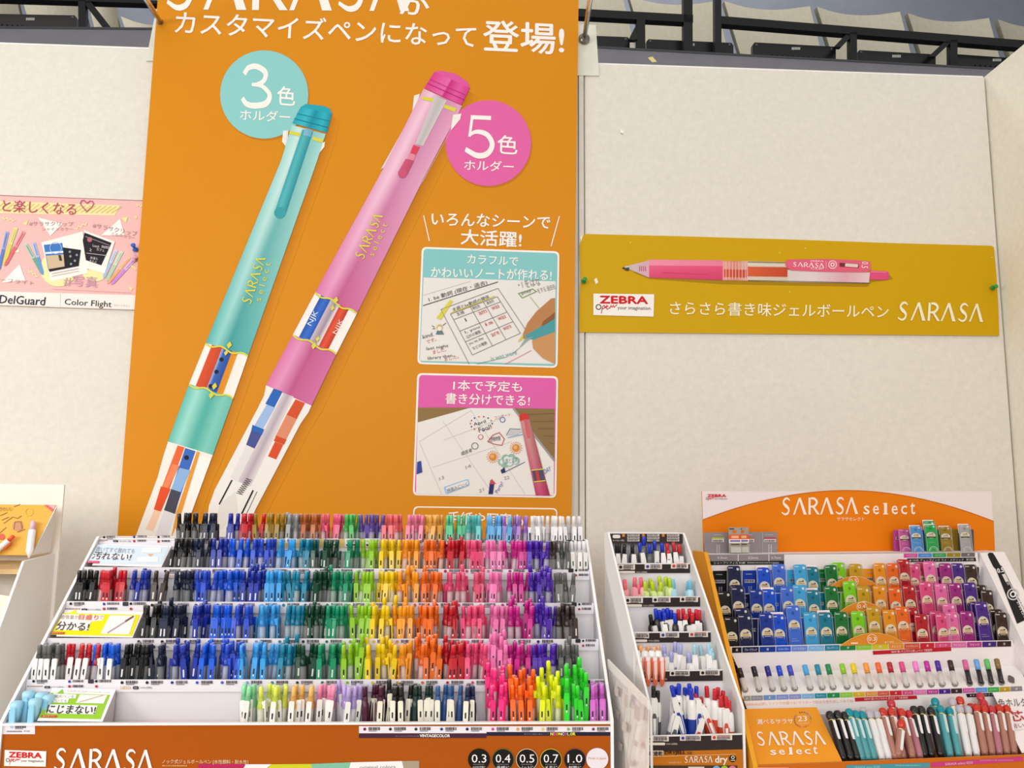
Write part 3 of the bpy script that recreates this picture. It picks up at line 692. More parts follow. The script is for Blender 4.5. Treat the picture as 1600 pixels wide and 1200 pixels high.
# ------------------------------------------------------------------ yellow sign
SG = Plane((0, -.0055, EYE.z))
root = thing('product_sign', SG.at(1230, 522), 'long mustard yellow card sign with a pink pen picture', 'sign')
m = MB()
o = [(905, 519), (1561.5, 524.5), (1560, 480), (1557, 430), (1553, 387), (1550, 384), (1400, 380), (1230, 374), (1060, 369), (915, 365.5), (910, 368), (905.5, 383), (907, 440), (905, 480)]
m.slab([SG.at(*q) for q in o], Vector((0, .0045, 0)), '#cda10a', CARD, '#d9cda2')
p = Print(m, SG, CARD)
for pts in ([(906, 370), (911, 367), (908, 378)], [(928, 437), (932, 434), (935, 441), (931, 444)]): p.poly(pts, '#f3ecd0', 1)
for x, y in ((985, 379), (1218, 395), (1258, 388), (1234, 456), (1550, 402)): p.disc(x, y, 1, '#e4d38c', 1, 6)
# printed pen
p.poly([(990, 426), (1016, 436), (1130, 444), (1355, 448), (1362, 441), (1395, 436), (1390, 430), (1200, 436), (1000, 424)], '#a88114', 1)
p.poly([(971, 419), (982, 415), (985, 421), (980, 424)], '#4a4440', 3); p.poly([(976, 416.5), (984, 415), (984, 418), (976, 419)], '#c9c2bc', 4)
p.grad((983, 415), (1014, 407), (983, 421), (1014, 434), [(0, '#c9b8bc'), (1, '#d9a8b8')], l=3)
for k in range(4): p.line([(999+k*3, 416), (999.5+k*3, 424)], 1, '#b44a58', 4)
PN = ['#ef8fa8', '#ea6f90', '#e2567c', '#cf4a70']
body = [(1014, 407), (1030, 405), (1080, 406), (1129, 408), (1129, 438), (1080, 436), (1030, 435), (1014, 433)]
p.grad((1014, 406), (1129, 407), (1014, 415), (1129, 416), [(0, '#ef93aa'), (1, '#ea7f9c')], l=3); p.grad((1014, 415), (1129, 416), (1014, 434), (1129, 438), [(0, '#e8648a'), (1, '#e2547c')], [(0, '#d84c74'), (1, '#cf446c')], l=3)
p.line([(1034, 426), (1105, 429)], 1, '#d0486e', 4)
p.grad((1129, 408), (1168, 408), (1129, 438), (1168, 439), [(0, '#e6a49c'), (.5, '#d88878'), (1, '#e0b0a8')], l=3)
p.grad((1131, 421), (1166, 422), (1131, 433), (1166, 434), [(0, '#d2543c'), (1, '#c84a38')], l=4)
for k in range(7): p.line([(1134+k*5, 410), (1134+k*5, 437)], .8, '#efd2c8', 5)
p.grad((1168, 408), (1230, 410), (1168, 439), (1230, 441), [(0, '#d8c8b4'), (1, '#d2c2aa')], l=3)
p.line([(1168, 409.5), (1228, 411)], 1, '#5b5248', 4); p.line([(1168, 414), (1226, 415)], 1, '#f4ece0', 4)
p.grad((1168, 417), (1230, 418), (1168, 432), (1230, 433), [(0, '#d8603c'), (1, '#c24a30')], l=4)
p.grad((1230, 422), (1359, 426), (1230, 441), (1357, 443), [(0, '#d8ccc8'), (.3, '#e0d0d2'), (.7, '#dca8b4'), (1, '#e4c8cc')], l=3)
p.line([(1168, 438.5), (1357, 442.5)], 1, '#5b5248', 4)
p.poly([(1226, 410), (1231, 406), (1290, 405), (1340, 407), (1359, 409), (1360, 422), (1352, 426), (1280, 425), (1236, 423), (1228, 418)], '#e0627c', 5)
p.poly([(1359, 423), (1384, 424), (1388, 426), (1388, 436), (1384, 438), (1358, 437)], '#dd4f80', 4); p.line([(1360, 425), (1384, 426)], 1.5, '#ee86a6', 5)
p.sarasa((1238, 410), (1287, 412), (1238, 417), '#f6e6e6', 6); p.text('ZEBRA', (1265, 407), (1286, 407.5), (1265, 409.5), '#f6e6e6', 6); p.text('CLIP', (1266, 418), (1286, 419), (1266, 421), '#f6e6e6', 6)
p.line([(1290, 408), (1290, 420)], .6, '#f2c8d0', 6); p.ring(1300, 414, 6, 1.6, '#f2c8d0', 6, 18); p.ring(1300, 414, 2.6, 1.4, '#f6e6e6', 6, 12)
p.poly([(1311, 411), (1341, 413), (1341, 419), (1311, 417)], '#7a3038', 6); p.poly([(1320, 412), (1340, 413.5), (1339, 418.5), (1319, 417)], '#e2ccc6', 7)
p.text('0.5', (1356, 410), (1355, 420), (1346, 409), '#f6e6e6', 6)
def zebra(tl, tr, br, bl, plate=True, l=3):
    if plate: p.poly([tl, tr, br, bl], '#f3eee8', l)
    q = lambda u, v: ((tl[0]+(tr[0]-tl[0])*u)*(1-v)+(bl[0]+(br[0]-bl[0])*u)*v, (tl[1]+(tr[1]-tl[1])*u)*(1-v)+(bl[1]+(br[1]-bl[1])*u)*v)
    p.text('ZEBRA', q(.11, .11), q(.89, .11), q(.11, .44), '#cc1f2a', l+1, .075)
    p.ring(*q(.085, .62), (tr[0]-tl[0])*.04, (tr[0]-tl[0])*.014, '#38302e', l+1, 14)
    s_ = (tr[0]-tl[0])
    for pts in ([(.13, .92), (.15, .60), (.18, .54), (.19, .64), (.15, .72)], [(.20, .64), (.24, .58), (.22, .54), (.20, .62), (.23, .72), (.27, .64)], [(.27, .68), (.29, .54), (.31, .62), (.33, .52), (.34, .62), (.39, .50)]):
        p.line([q(*a) for a in pts], s_*.013, '#c83038', l+1)
    p.text('your imagination.', q(.40, .56), q(.96, .56), q(.40, .76), '#38302e', l+1)
zebra((927, 459), (1022, 460), (1021, 495), (927, 492.5))
p.text('さらさら書き味ジェルボールペン', (1047, 471), (1388, 477), (1046, 492), '#f3eccc', 3, .008)
p.sarasa((1403, 472), (1537, 475), (1401, 500.5), '#f3eccc', 3)
m.build('board', root)

def push_pin(pl, x, y, tipx, tipy, col, label, s=1.0, grp=None):
    """Head, neck and collar of a drawing pin stuck in at (x, y) whose head shows at (tipx, tipy)."""
    a = pl.at(x, y); root = thing('push_pin', a, label, 'pin', grp)
    h = (pl.off(.016*s).at(tipx, tipy)-a).normalized()
    T = Matrix.Translation(a) @ h.to_track_quat('Z', 'Y').to_matrix().to_4x4()
    m = MB(); m.lathe([(.0052*s, .004*s), (.0056*s, .0055*s), (.0030*s, .0075*s), (.0028*s, .013*s), (.0047*s, .0155*s), (.0047*s, .0175*s), (.003*s, .0185*s)], 14, col, PLASTIC, T); m.build('head', root)
    m = MB(); m.lathe([(.0007*s, -.002), (.0007*s, .0045*s)], 6, '#b5b5b5', METAL, T); m.build('needle', root)
GP = 'push pins that hold the signs'
push_pin(SG, 911, 441, 914, 436, '#1f9a4c', 'green push pin at the left end of the yellow sign', 1.05, GP)
push_pin(SG, 1549, 450.5, 1556, 447.5, '#229a46', 'green push pin at the right end of the yellow sign', 1.05, GP)

# ------------------------------------------------------------------ pink poster
PP = Plane((0, -.006, EYE.z))
root = thing('pink_poster', PP.at(80, 484), 'pink card poster with printed pens, half hidden by the banner', 'poster')
m = MB(); m.slab([PP.at(*q) for q in ((-120, 473), (232, 485), (236, 313.5), (-120, 300))], Vector((0, .005, 0)), '#eeb9b6', CARD, '#cfc6bc')
p = Print(m, PP, CARD)
p.poly([(-120, 452), (232, 462), (232, 484.6), (-120, 472.6)], '#eee6e0', 1)
p.line([(95, 459), (94, 481)], .6, '#cfc6c4', 2); p.line([(-120, 301), (236, 314)], .8, '#8a5a58', 1)
p.poly([(-120, 310), (188, 321), (179, 337), (-120, 331)], '#eedfa8', 1)
for k in range(-12, 21): p.line([(k*8+14, 331+k*.1), (k*8+30, 318+k*.25)], 1.6, '#dcc878', 2)
CR_ = '#b5406c'
p.text('と楽しくなる', (5, 312), (120, 318), (4, 331), CR_, 4, .0)
hp = [(136, 331), (129, 323), (126, 318), (128, 314), (132, 313.5), (136.5, 318), (141, 314.5), (145, 315), (147, 319), (144, 324), (136, 331)]
p.line(hp, 1.3, CR_, 4)
def tri(a, b, c, col='#f6efe9', l=2): p.poly([a, b, c], col, l)
tri((60, 340), (98, 350), (79, 369)); tri((158, 368), (188, 342), (195, 368)); tri((3, 442), (31, 413), (40, 438)); tri((190, 341), (200, 339), (197, 349), '#eedf9c'); tri((36, 350), (45, 343), (42, 352), '#eedf9c'); tri((201, 448), (208, 450), (205, 455), '#eedf9c'); tri((210, 338), (215, 338), (213, 343), '#eedf9c'); tri((22, 394), (30, 389), (31, 394), '#f2e6c0')
def squig(x, y, dx, dy, n=6):
    p.line([(x+dx*k/n+(1.2 if k % 2 else -1.2)*(-dy/20), y+dy*k/n+(1.6 if k % 2 else -1.6)) for k in range(n+1)], 1.5, '#f0e2a8', 2)
squig(4, 341, 20, 4); squig(117, 358, 20, -9); squig(44, 422, 16, 11); squig(213, 320, 14, 4); squig(205, 415, 8, 6)
GRY = '#a58c8c'
p.text('#サラサクリップ', (46, 346), (115, 347), (46, 353), GRY, 4); p.text('シャインカラー', (66, 356), (114, 356), (66, 361), GRY, 4)
p.text('#サラサクリップ', (146, 348), (215, 362), (145, 356), GRY, 4); p.text('ミルクカラー', (175, 363), (212, 370), (174, 368), GRY, 4)
p.text('カラーフライト', (-20, 432), (54, 440), (-21, 438), GRY, 4)
p.disc(92, 420, 29, '#eee5a8', 2, 24, 28); p.disc(148, 430, 18, '#eee5a8', 2, 18, 10)
p.text('#写真', (101, 430), (153, 433), (100, 447), '#c79ab0', 6, .0)
p.poly([(65, 379), (130, 362), (138, 427), (80, 440)], '#f2ece6', 3); p.poly([(69, 383), (98, 380), (103, 418), (76, 422)], '#3f78c0', 4); p.poly([(73, 400), (100, 398), (103, 419), (77, 422)], '#cdb694', 5); p.line([(72, 396), (100, 394)], 3, '#e8eef2', 5); p.poly([(92, 399), (96, 399), (98, 408), (94, 408)], '#3a3a3a', 6)
p.ring(88, 388, 9, 1, '#a8c8e8', 6, 16)
p.poly([(99, 387), (127, 391), (124, 413), (102, 419)], '#232026', 5); p.poly([(77, 421), (124, 413), (124, 416), (78, 425)], '#232026', 5)
for x, y in ((110, 394), (111, 401), (112, 413), (121, 399), (118, 408)): p.disc(x, y, 2, '#8890a8', 6, 8)
p.line([(82, 428), (124, 420)], 1, '#b8a8a4', 5); p.line([(82, 432), (124, 424)], 1, '#c8b8b4', 5)
p.poly([(132, 360), (180, 378), (164, 428), (136, 420)], '#f2ece6', 4); p.poly([(133, 364), (175, 380), (159, 415), (135, 407), (130, 376)], '#262228', 5)
p.line([(136, 396), (168, 400)], .8, '#c8c0c0', 6); p.line([(134, 370), (172, 384)], .8, '#a89aa0', 6); p.disc(141, 375, 4, '#b06a78', 6, 10)
for t, x, y, w_ in (('Lunch', 146, 382, 10), ('2', 141, 388, 3), ('カフェ', 152, 388, 12), ('友達と', 142, 401, 12), ('あそぶ', 141, 406, 11), ('memo', 160, 384, 12)): p.text(t, (x, y), (x+w_, y+2), (x-.3, y+4), '#d8d0d4', 6)
def ppen(a, b, w0, c1, c2, l=3):
    dx, dy = b[0]-a[0], b[1]-a[1]; d = math.hypot(dx, dy); n = (-dy/d*w0/2, dx/d*w0/2); g = lambda t, s_: (a[0]+dx*t+n[0]*s_, a[1]+dy*t+n[1]*s_)
    p.poly([g(0, 1), g(.45, 1), g(.45, -1), g(0, -1)], c2, l); p.poly([g(.45, 1), g(.92, 1), g(1, .2), g(1, -.2), g(.92, -1), g(.45, -1)], c1, l); p.line([g(.05, 0), g(.4, 0)], w0*.3, c1, l+1)
ppen((12, 362), (-2, 424), 5, '#5b7fc8', '#8fa8d8'); ppen((26, 356), (6, 414), 5.5, '#cfcf58', '#dada8c'); ppen((38, 362), (8, 416), 5.5, '#d86a78', '#e0949c')
ppen((41, 382), (68, 430), 5, '#6aa890', '#a8cfc0'); ppen((53, 379), (68, 430), 5, '#6a98d0', '#a8c4e8'); ppen((182, 391), (162, 435), 5, '#a8bce0', '#c8dcec'); ppen((191, 393), (167, 440), 5, '#a8d0b0', '#c8e4cc'); ppen((203, 402), (168, 444), 4, '#f0a878', '#f4c8a8'); ppen((214, 402), (174, 445), 5, '#c88ad0', '#d8b8e0')
NV = '#20263c'
p.text('DelGuard', (1, 461), (72, 464.5), (-1, 474), NV, 3, .012); p.text('Color Flight', (102, 467), (175, 471), (101, 479), '#26262c', 3, .01); p.text('カラーフライト', (178, 475), (203, 477), (178, 478.5), '#b8b0b0', 3)
p.line([(82, 452), (206, 458)], .6, '#c89a98', 3)
m.build('board', root)
push_pin(PP, 213, 393, 207, 381, '#2f62c8', 'blue push pin near the right end of the pink poster', 1.15, GP)
push_pin(PP, 209, 408, 213, 399, '#d9a9bc', 'pale pink push pin just below the blue one on the poster', 1.0, GP)
# ------------------------------------------------------------------ table that carries the displays
TZ = 0.885
m = MB(); m.cbox((-1.7, -1.05, TZ-.03), (1.20, -.03, TZ), .004, '#e9e5df', PAINT)
tb_ = thing('display_table', (0, -.5, 0), 'long white table that carries the pen displays', 'table')
m.build('tabletop', tb_)
for sx in (-1.62, 1.12):
    for sy in (-.98, -.1):
        m = MB(); m.box((sx-.025, sy-.025, 0), (sx+.025, sy+.025, TZ-.03), '#b9b6b2', PAINT); m.build('leg', tb_)

# ------------------------------------------------------------------ wide stepped rack
LIPY = [846, 888, 941, 998, 1062, 1131]
DEP = [-.340-.052*k for k in range(6)]
LIP = [Plane((0, DEP[k], EYE.z)) for k in range(6)]
LZ = [LIP[k].at(500, LIPY[k]).z for k in range(6)]
XL = (LIP[0].at(152, 846).x+LIP[5].at(9, 1131).x)/2
XR = (LIP[0].at(912, 846).x+LIP[5].at(957, 1131).x)/2
WC = '#ece9ec'
rack = thing('stepped_pen_rack', ((XL+XR)/2, -.45, TZ), 'wide white six-step cardboard rack packed with colourful gel pens', 'rack')
YB = DEP[0]+.058
for x, s_ in ((XL, -1), (XR, 1)):
    m = MB(); pr_ = [(YB, LZ[0]+.006), (DEP[0], LZ[0]+.006), (DEP[5]-.003, LZ[5]+.004), (DEP[5]-.003, TZ), (YB, TZ)]
    q = [Vector((x, a, b)) for a, b in pr_]
    m.slab(q if s_ > 0 else list(reversed(q)), Vector((.0045*s_, 0, 0)) if s_ > 0 else Vector((-.0045, 0, 0)), WC, PAPER, '#f8f6f6')
    m.build('side_panel', rack)
m = MB(); m.box((XL, YB, TZ), (XR, YB+.004, LZ[0]+.004), WC, PAPER); m.build('back_panel', rack)
m = MB(); x2 = LIP[0].at(272, 840).x; m.box((XL, DEP[0]+.003, LZ[0]+.0005), (x2, YB-.001, LZ[0]+.003), '#f6f4f4', PAPER); m.build('cover_flap', rack)
FLO = .094
for k in range(6):
    yb = YB if k == 0 else DEP[k-1]
    m = MB()
    m.box((XL+.0003, DEP[k]+.004, LZ[k]-FLO-.004), (XR-.0003, yb-.0005, LZ[k]-FLO), WC, PAPER); m.build('tray_floor', rack)
    if k < 5:
        m = MB(); m.box((XL+.0003, DEP[k]+.003, LZ[k+1]-FLO), (XR-.0003, DEP[k]+.0045, LZ[k]-.001), WC, PAPER); m.build('riser', rack)
GOLDT = '#c9a46a'
BAR = '#463c44'
SLOT = {0: [(168, 838, '#1c1c1e')], }
def slots(pr, y, xs, cols, w=17, h=6.5, r=2.4):
    for x, c in zip(xs, cols):
        pr.disc(x, y+3, r, c, 2, 10); pr.code(x+6, y, w, h, BAR, 2)
def pill(pr, x, y, w, h, t, l=2):
    pr.rrect((x, y), (x+w, y), (x+w, y+h), (x, y+h), h*.48, '#2c2830', l); pr.text(t, (x+w*.28, y+h*.25), (x+w*.72, y+h*.25), (x+w*.28, y+h*.78), '#e8e4e8', l+1)
def brand(pr, x, y, t):
    pr.sarasa((x, y), (x+17, y), (x, y+5), GOLDT, 2); pill(pr, x+20, y, 9, 5, t); pr.text('¥100+(消費税)', (x+32, y+.6), (x+50, y+.8), (x+32, y+4.4), '#6a6268', 2)
CX = ['#17171a', '#1d2233', '#23348e', '#2a5ac8', '#3f5cc4', '#6fa6de', '#2f7fa8', '#1f3f3c', '#1e7a60', '#8cb43a', '#d9c23a', '#dc9436', '#d0682e', '#b02838', '#cc4a78', '#d879a8', '#b43c84', '#3f2c78']
for k in range(6):
    m = MB(); h = .0175
    xr0, xr1 = XL+.0005, XR-.0005
    if k < 5:
        m.box((xr0, DEP[k], LZ[k]-h), (xr1, DEP[k]+.003, LZ[k]), '#efebf2', PAPER)
        p = Print(m, LIP[k], PAPER); y = LIPY[k]+1.4
        if k == 0:
            y = 849
            p.disc(163, 838.5+1, 2, '#17171a', 2, 10); p.code(167, 837, 14, 5, BAR); p.code(154, 843.5, 14, 2, '#b08a70'); pill(p, 177, 844, 8, 3, '0.5'); p.text('¥150+税', (187, 844), (205, 844.4), (187, 847), '#8a8288', 2)
            for xx, yy, cc in ((210, 839, '#23348e'), (210, 845.5, '#c02c38'), (248, 839, '#17171a'), (248, 846, '#c02c38')): p.disc(xx, yy, 2, cc, 2, 10); p.code(xx+5, yy-2.5, 14, 4.6, BAR, tail=False)
            slots(p, 843, (280, 312, 345, 377), ('#17171a', '#1d2233', '#23348e', '#c02c38'), 18, 6)
            p.sarasa((277, 847.5), (294, 847.7), (277, 851), GOLDT); pill(p, 297, 847, 9, 4.2, '0.5')
            p.rect(403, 842, 598, 856, '#d9bf7e', 1); p.rect(598, 853, 855, 859, '#e8a8c4', 1)
            for j in range(30): p.poly([(600+j*8.4, 859), (603+j*8.4, 853), (606+j*8.4, 853), (603+j*8.4, 859)], '#efc2d6', 2)
            for xx in (407, 441, 473, 506, 539, 570): p.rect(xx, 841.5, xx+23, 848.5 if xx < 500 else 854.5, '#f3eff2', 2); p.disc(xx+4, 845, 2, '#d8c48a', 3, 8); p.code(xx+8, 842.5, 14, 5, BAR, 3)
            for xx in (506, 539, 570): p.disc(xx+4, 851.5, 2, '#8a3040', 3, 8); p.code(xx+8, 849.5, 14, 4.5, BAR, 3, False)
            p.rect(407, 849, 430, 852.5, '#2c2420', 3); p.rect(690, 850.5, 712, 854.5, '#2c2420', 3); p.rect(853, 852, 882, 857, '#f3eff2', 2)
            slots(p, 844, (605, 637, 669, 702, 733, 765, 797, 829), ('#e08a94', '#dca0b8', '#dcae6a', '#8cc4a4', '#8ab8dc', '#9ab4e4', '#8a72b0', '#f2f0f2'), 17, 6)
            p.disc(861, 846.5, 2.2, '#17171a', 2, 10); p.code(866, 844.5, 14, 5, BAR); p.rrect((884, 843.5), (892, 843.5), (892, 849), (884, 849), 1.5, '#2c2830', 2); p.disc(895, 846, 1.8, '#17171a', 2, 8); p.disc(895, 852.5, 1.8, '#b02838', 2, 8); p.code(899, 844, 14, 4.5, BAR, tail=False); p.code(899, 850.5, 14, 4, BAR, tail=False)
        else:
            x0, st, n0 = {1: (259, 33.6, 17), 2: (238, 34.2, 17), 3: (217, 36.7, 17), 4: (191, 39.1, 17)}[k]
            xs = [x0+st*j for j in range(n0+1)] if k < 4 else [x0+st*j for j in range(16)]
            xs = [x for x in xs if x < 862]
            slots(p, y, xs, CX[:len(xs)], 17+k*.4, 6.5)
            brand(p, x0-3, y+8.5, {1: '0.7', 2: '0.5', 3: '0.4', 4: '0.3'}[k])
            y += .8; e = {1: 888, 2: 893, 3: 899, 4: 914}[k]
            p.rrect((e, y-2), (e+8, y-2), (e+8, y+4), (e, y+4), 1.5, '#2c2830', 2); p.disc(e+12, y+1, 1.9, '#17171a', 2, 8); p.disc(e+12, y+8.5, 1.9, '#b02838', 2, 8); p.code(e+16, y-1.5, 16, 5, BAR, tail=False); p.code(e+16, y+6, 15, 5, BAR, tail=False)
            if k in (2, 4):
                a = {2: 111, 4: 53}[k]; b = {2: 163, 4: 109}[k]
                p.disc(a, y, 2.2, '#17171a', 2, 10); p.code(a+5, y-2.5, 17, 6, BAR); p.code(a-10, y+7, 24, 2.4, '#b08a70', tail=False); pill(p, a+17, y+7.5, 9, 3.6, '0.5'); p.text('¥150+(消費税)', (a+27, y+7.6), (a+47, y+7.8), (a+27, y+11), '#8a8288', 2)
                p.disc(b, y+.5, 2.2, '#2a3c9a', 2, 10); p.disc(b, y+8, 2.2, '#c02c38', 2, 10); p.code(b+5, y-2, 18, 5, BAR, tail=False); p.code(b+5, y+5.8, 17, 5, BAR, tail=False)
                p.rrect((b+29, y-3), (b+38, y-3), (b+38, y+3.5), (b+29, y+3.5), 1.5, '#3a343e', 2); p.disc(b+42, y, 2.2, '#17171a', 2, 10); p.code(b+46, y-2.5, 20, 6, BAR, tail=False); p.disc(b+42, y+8, 2.2, '#c02c38', 2, 10)
        m.build('label_strip', rack)
# orange front of the rack
m = MB(); m.box((XL+.0003, DEP[5], TZ), (XR-.0003, DEP[5]+.004, LZ[5]), '#ac540a', CARD)
m.box((XL-.004, DEP[5]-.0025, LZ[5]-.0008), (XR+.004, DEP[5]+.005, LZ[5]+.0018), '#f8f5f5', CARD)
p = Print(m, LIP[5], CARD)
p.poly([(95, 1133), (95, 1300), (-100, 1300), (-100, 1133)], '#bf611a', 1) if False else None
p.rect(2, 1134, 55, 1147, '#e6e0e8', 1); p.disc(19, 1134.5+1, 2.4, '#9cc0ea', 2, 10); p.code(24, 1132.5+.5, 18, 6, BAR); p.code(11, 1141.5, 25, 3, '#8a8288', tail=False); p.text('¥100', (38, 1140.5), (47, 1140.7), (38, 1143.5), '#6a6268', 2)
zebra_ = zebra
def zb(tl, tr, br, bl, plate=True, l=3):
    global p
    zebra_(tl, tr, br, bl, plate, l)
zb((8, 1171.5), (73, 1173.5), (72, 1197.5), (7, 1196.5), l=2)
p.sarasa((86, 1169), (241, 1171.5), (84, 1203), '#f3efee', 2)
p.text('ノック式ジェルボールペン [水性顔料・耐水性]', (254, 1186), (388, 1187), (254, 1193.5), '#e8cfa8', 2, .0)
p.code(254, 1195, 40, 3, '#d9a868', tail=False)
p.poly([(310, 1193.5), (384, 1193.5), (372, 1240), (310, 1240)], '#b8285a', 1); p.poly([(384, 1194), (424, 1194), (372, 1240), (360, 1240)], '#f0ecec', 1)
p.poly([(424, 1194), (486, 1193.5), (500, 1240), (380, 1240)], '#cdcc2a', 1); p.poly([(486, 1193.5), (548, 1191), (536, 1240), (500, 1240)], '#7fbfa2', 1); p.poly([(548, 1191), (628, 1189), (640, 1240), (536, 1240)], '#f2eeee', 1); p.poly([(628, 1189), (655, 1188.5), (655, 1240), (640, 1240)], '#a89a86', 1)
p.text('original colors', (562, 1196), (618, 1195), (562, 1203), '#8a8480', 3)
p.rect(561, 1134.5, 958, 1145.5, '#ece7ef', 1)
p.rect(561, 1145.5, 760, 1153, '#4a2a3e', 1); p.rect(760, 1143.5, 958, 1149.5, '#2a2438', 1)
slots(p, 1136, (570, 610, 650, 690, 730, 770, 809, 848, 888, 927), ('#7a2848', '#3a2838', '#2c4440', '#28447a', '#2a2a54', '#d84890', '#d8a23a', '#d8d04a', '#7ab85a', '#8a3a78'), 18, 6.5)
p.text('VINTAGECOLOR', (656, 1147), (703, 1147), (656, 1151.5), '#e8e2d8', 2, .06); p.text('ちょっとシックな大人の色', (618, 1148.5), (655, 1148.5), (618, 1151), '#9a8a90', 2)
for j, (ch, cc) in enumerate(zip('NEONCOLOR', ('#e8e04a', '#e85aa0', '#f0a03a', '#e8e04a', '#d8d0e8', '#e85aa0', '#7ad85a', '#e8e04a', '#e8e04a'))): p.text(ch, (860+j*4.4, 1144.3), (863.6+j*4.4, 1144.3), (860+j*4.4, 1148.6), cc, 2, .07)
p.text('鮮やかな発色の蛍光インク', (819, 1145.5), (857, 1145.5), (819, 1148), '#8a8498', 2)
for j, (t, rim, s2) in enumerate((('0.3', '#17140f', '小さな文字に'), ('0.4', '#5a6a3a', '手帳に'), ('0.5', '#e8d8b0', 'ノートに'), ('0.7', '#d8c83a', 'メモに'), ('1.0', '#6a3a4a', '封筒に'))):
    x = 748.5+j*37.4; y = 1186.5
    p.disc(x, y, 17.2, rim, 2, 30); p.disc(x, y, 16.3, '#1b1917', 3, 30); p.text(t, (x-11.5, y-8.5), (x+11.5, y-8.5), (x-11.5, y+4.5), '#f2eef0', 4); p.code(x-9, y+6.6, 18, 1.6, '#8a8480', 4, False); p.text(s2, (x-10, y+9.5), (x+10, y+9.5), (x-10, y+14), '#f2eef0', 4, .02)
p.disc(933, 1185.5, 17.2, '#e9e3ea', 2, 30); p.text('Made in Japan', (919, 1182.5), (947, 1182.5), (919, 1187), '#d08a7a', 3)
m.build('front_panel', rack)

# slanted message cards standing in the trays
def message_card(k, tl, tr, br, bl, label, paint):
    global p
    low, top = LIP[k].off(-.0066), LIP[k-1].off(.004)
    a, b, c, d = top.at(*tl), top.at(*tr), low.at(*br), low.at(*bl)
    d = d.lerp(c, 0); 
    root = thing('message_card', (c+d)/2, label, 'card', 'message cards in the trays of the wide rack')
    pl = plane3(d, c, a); m = MB()
    pts = [pl.at(*bl), pl.at(*br), pl.at(*tr), pl.at(*tl)]
    for q in pts: q.x = max(q.x, XL+.0012)
    m.slab(pts, -pl.n*.0012, '#f6f2f4', CARD)
    p = Print(m, pl, CARD); paint(p); m.v = [(max(q[0], XL+.001), q[1], q[2]) for q in m.v]; m.build('printed_face', root)
    b2, c2 = pl.at(*tr), pl.at(*br); m = MB(); n = Vector((b2.x-.0015, b2.y+.0, c2.z))
    for x, y_ in ((b2, c2), (pl.at(*tl), pl.at(*bl))):
        s_ = -1 if x is b2 else 1
    f = Vector((c2.x, c2.y+.036, c2.z-.02)); m.slab([c2-pl.n*.002, f, b2-pl.n*.002], Vector((-.001, 0, 0)), '#cfc8cc', CARD)
    m.build('side_flap', root)
def paintA(p):
    p.poly([(150, 851), (265, 855), (252, 882), (133, 880)], '#dbeaf6', 1); p.text('書いてすぐ触れても', (152, 855), (212, 858), (149, 863), '#9aa4b0', 3, .01)
    p.poly([(147, 865), (207, 867), (203, 875), (143, 873)], '#f4f6fa', 2)
    p.text('汚れない!', (148, 863), (207, 866), (143, 874), '#5a5660', 3, .02); p.rrect((136, 877), (156, 877.5), (155, 881), (135, 880.5), 1.5, '#d8486a', 3)
    p.text('新デザイン', (138, 878), (153, 878.3), (138, 880), '#f6e2e6', 4)
    p.rect(222, 856, 252, 864, '#f2f6f8', 2); p.poly([(230, 866), (240, 866), (235, 870)], '#e8b890', 2); p.rect(215, 871, 247, 879, '#f6f8f8', 2)
def paintB(p):
    p.poly([(88, 958), (219, 961), (206, 994), (76, 992)], '#f2e81a', 1); p.poly([(105, 960), (118, 953), (120, 961)], '#e8ee2a', 2)
    p.poly([(172, 962), (212, 963), (202, 992), (157, 991)], '#f6f2f0', 2); p.line([(168, 990), (209, 964)], 2, '#b8a4a8', 3); p.line([(196, 972), (209, 964)], 2.2, '#8a5a4a', 4)
    p.poly([(93, 960), (163, 962), (161, 970), (142, 972), (138, 986), (87, 985)], '#fbf8f0', 2)
    p.text('勉強量が', (95, 961), (124, 962), (94, 968), '#a89a98', 3, .01); p.text('目盛り', (125, 961), (155, 962), (123, 969), '#d8705a', 3, .03); p.text('で', (156, 963), (162, 963), (155, 969), '#a89a98', 3)
    p.text('分かる!', (91, 972), (141, 974), (87, 985), '#5a5250', 3, .03); p.rrect((79, 988), (102, 988.5), (101, 992), (78, 991.5), 1.5, '#c8602a', 3); p.text('新デザイン', (81, 989), (99, 989.3), (81, 991), '#f6e6d8', 4)
def paintC(p):
    p.poly([(80, 1083), (172, 1086), (157, 1124), (60, 1122)], '#9acb3a', 1); p.poly([(89, 1084), (98, 1077), (99, 1084)], '#8ac43a', 2)
    p.poly([(125, 1086), (168, 1087), (162, 1100), (119, 1099)], '#f4f0e8', 2); p.line([(124, 1098), (162, 1087)], 1, '#c8a89a', 3)
    p.poly([(84, 1084), (120, 1086), (118, 1092), (108, 1092), (106, 1099), (79, 1098)], '#f6f6f0', 2)
    p.text('蛍光ペンを', (86, 1086), (117, 1087), (85, 1091), '#9a9a98', 3, .02); p.text('引いても', (82, 1093), (106, 1094), (81, 1098), '#9a9a98', 3, .02)
    p.poly([(75, 1101), (153, 1103), (148, 1117), (71, 1115)], '#f6f6f0', 2); p.text('にじまない!', (76, 1102), (151, 1104), (72, 1115), '#4a4644', 3, .03); p.rrect((65, 1118), (90, 1118.5), (89, 1122), (64, 1121.5), 1.5, '#c8502a', 3); p.text('新デザイン', (67, 1119), (86, 1119.3), (67, 1121), '#f6e6d8', 4)
    p.text('SARASA mark on', (105, 1079), (172, 1081), (104, 1082), '#d8c8c0', 3)
message_card(1, (159, 850), (268, 853), (252, 886), (144, 883), 'pale blue card with large black message in the second rack row', paintA)
message_card(3, (101, 953), (224, 956), (207, 996), (88, 994), 'bright yellow card with large black message in the fourth rack row', paintB)
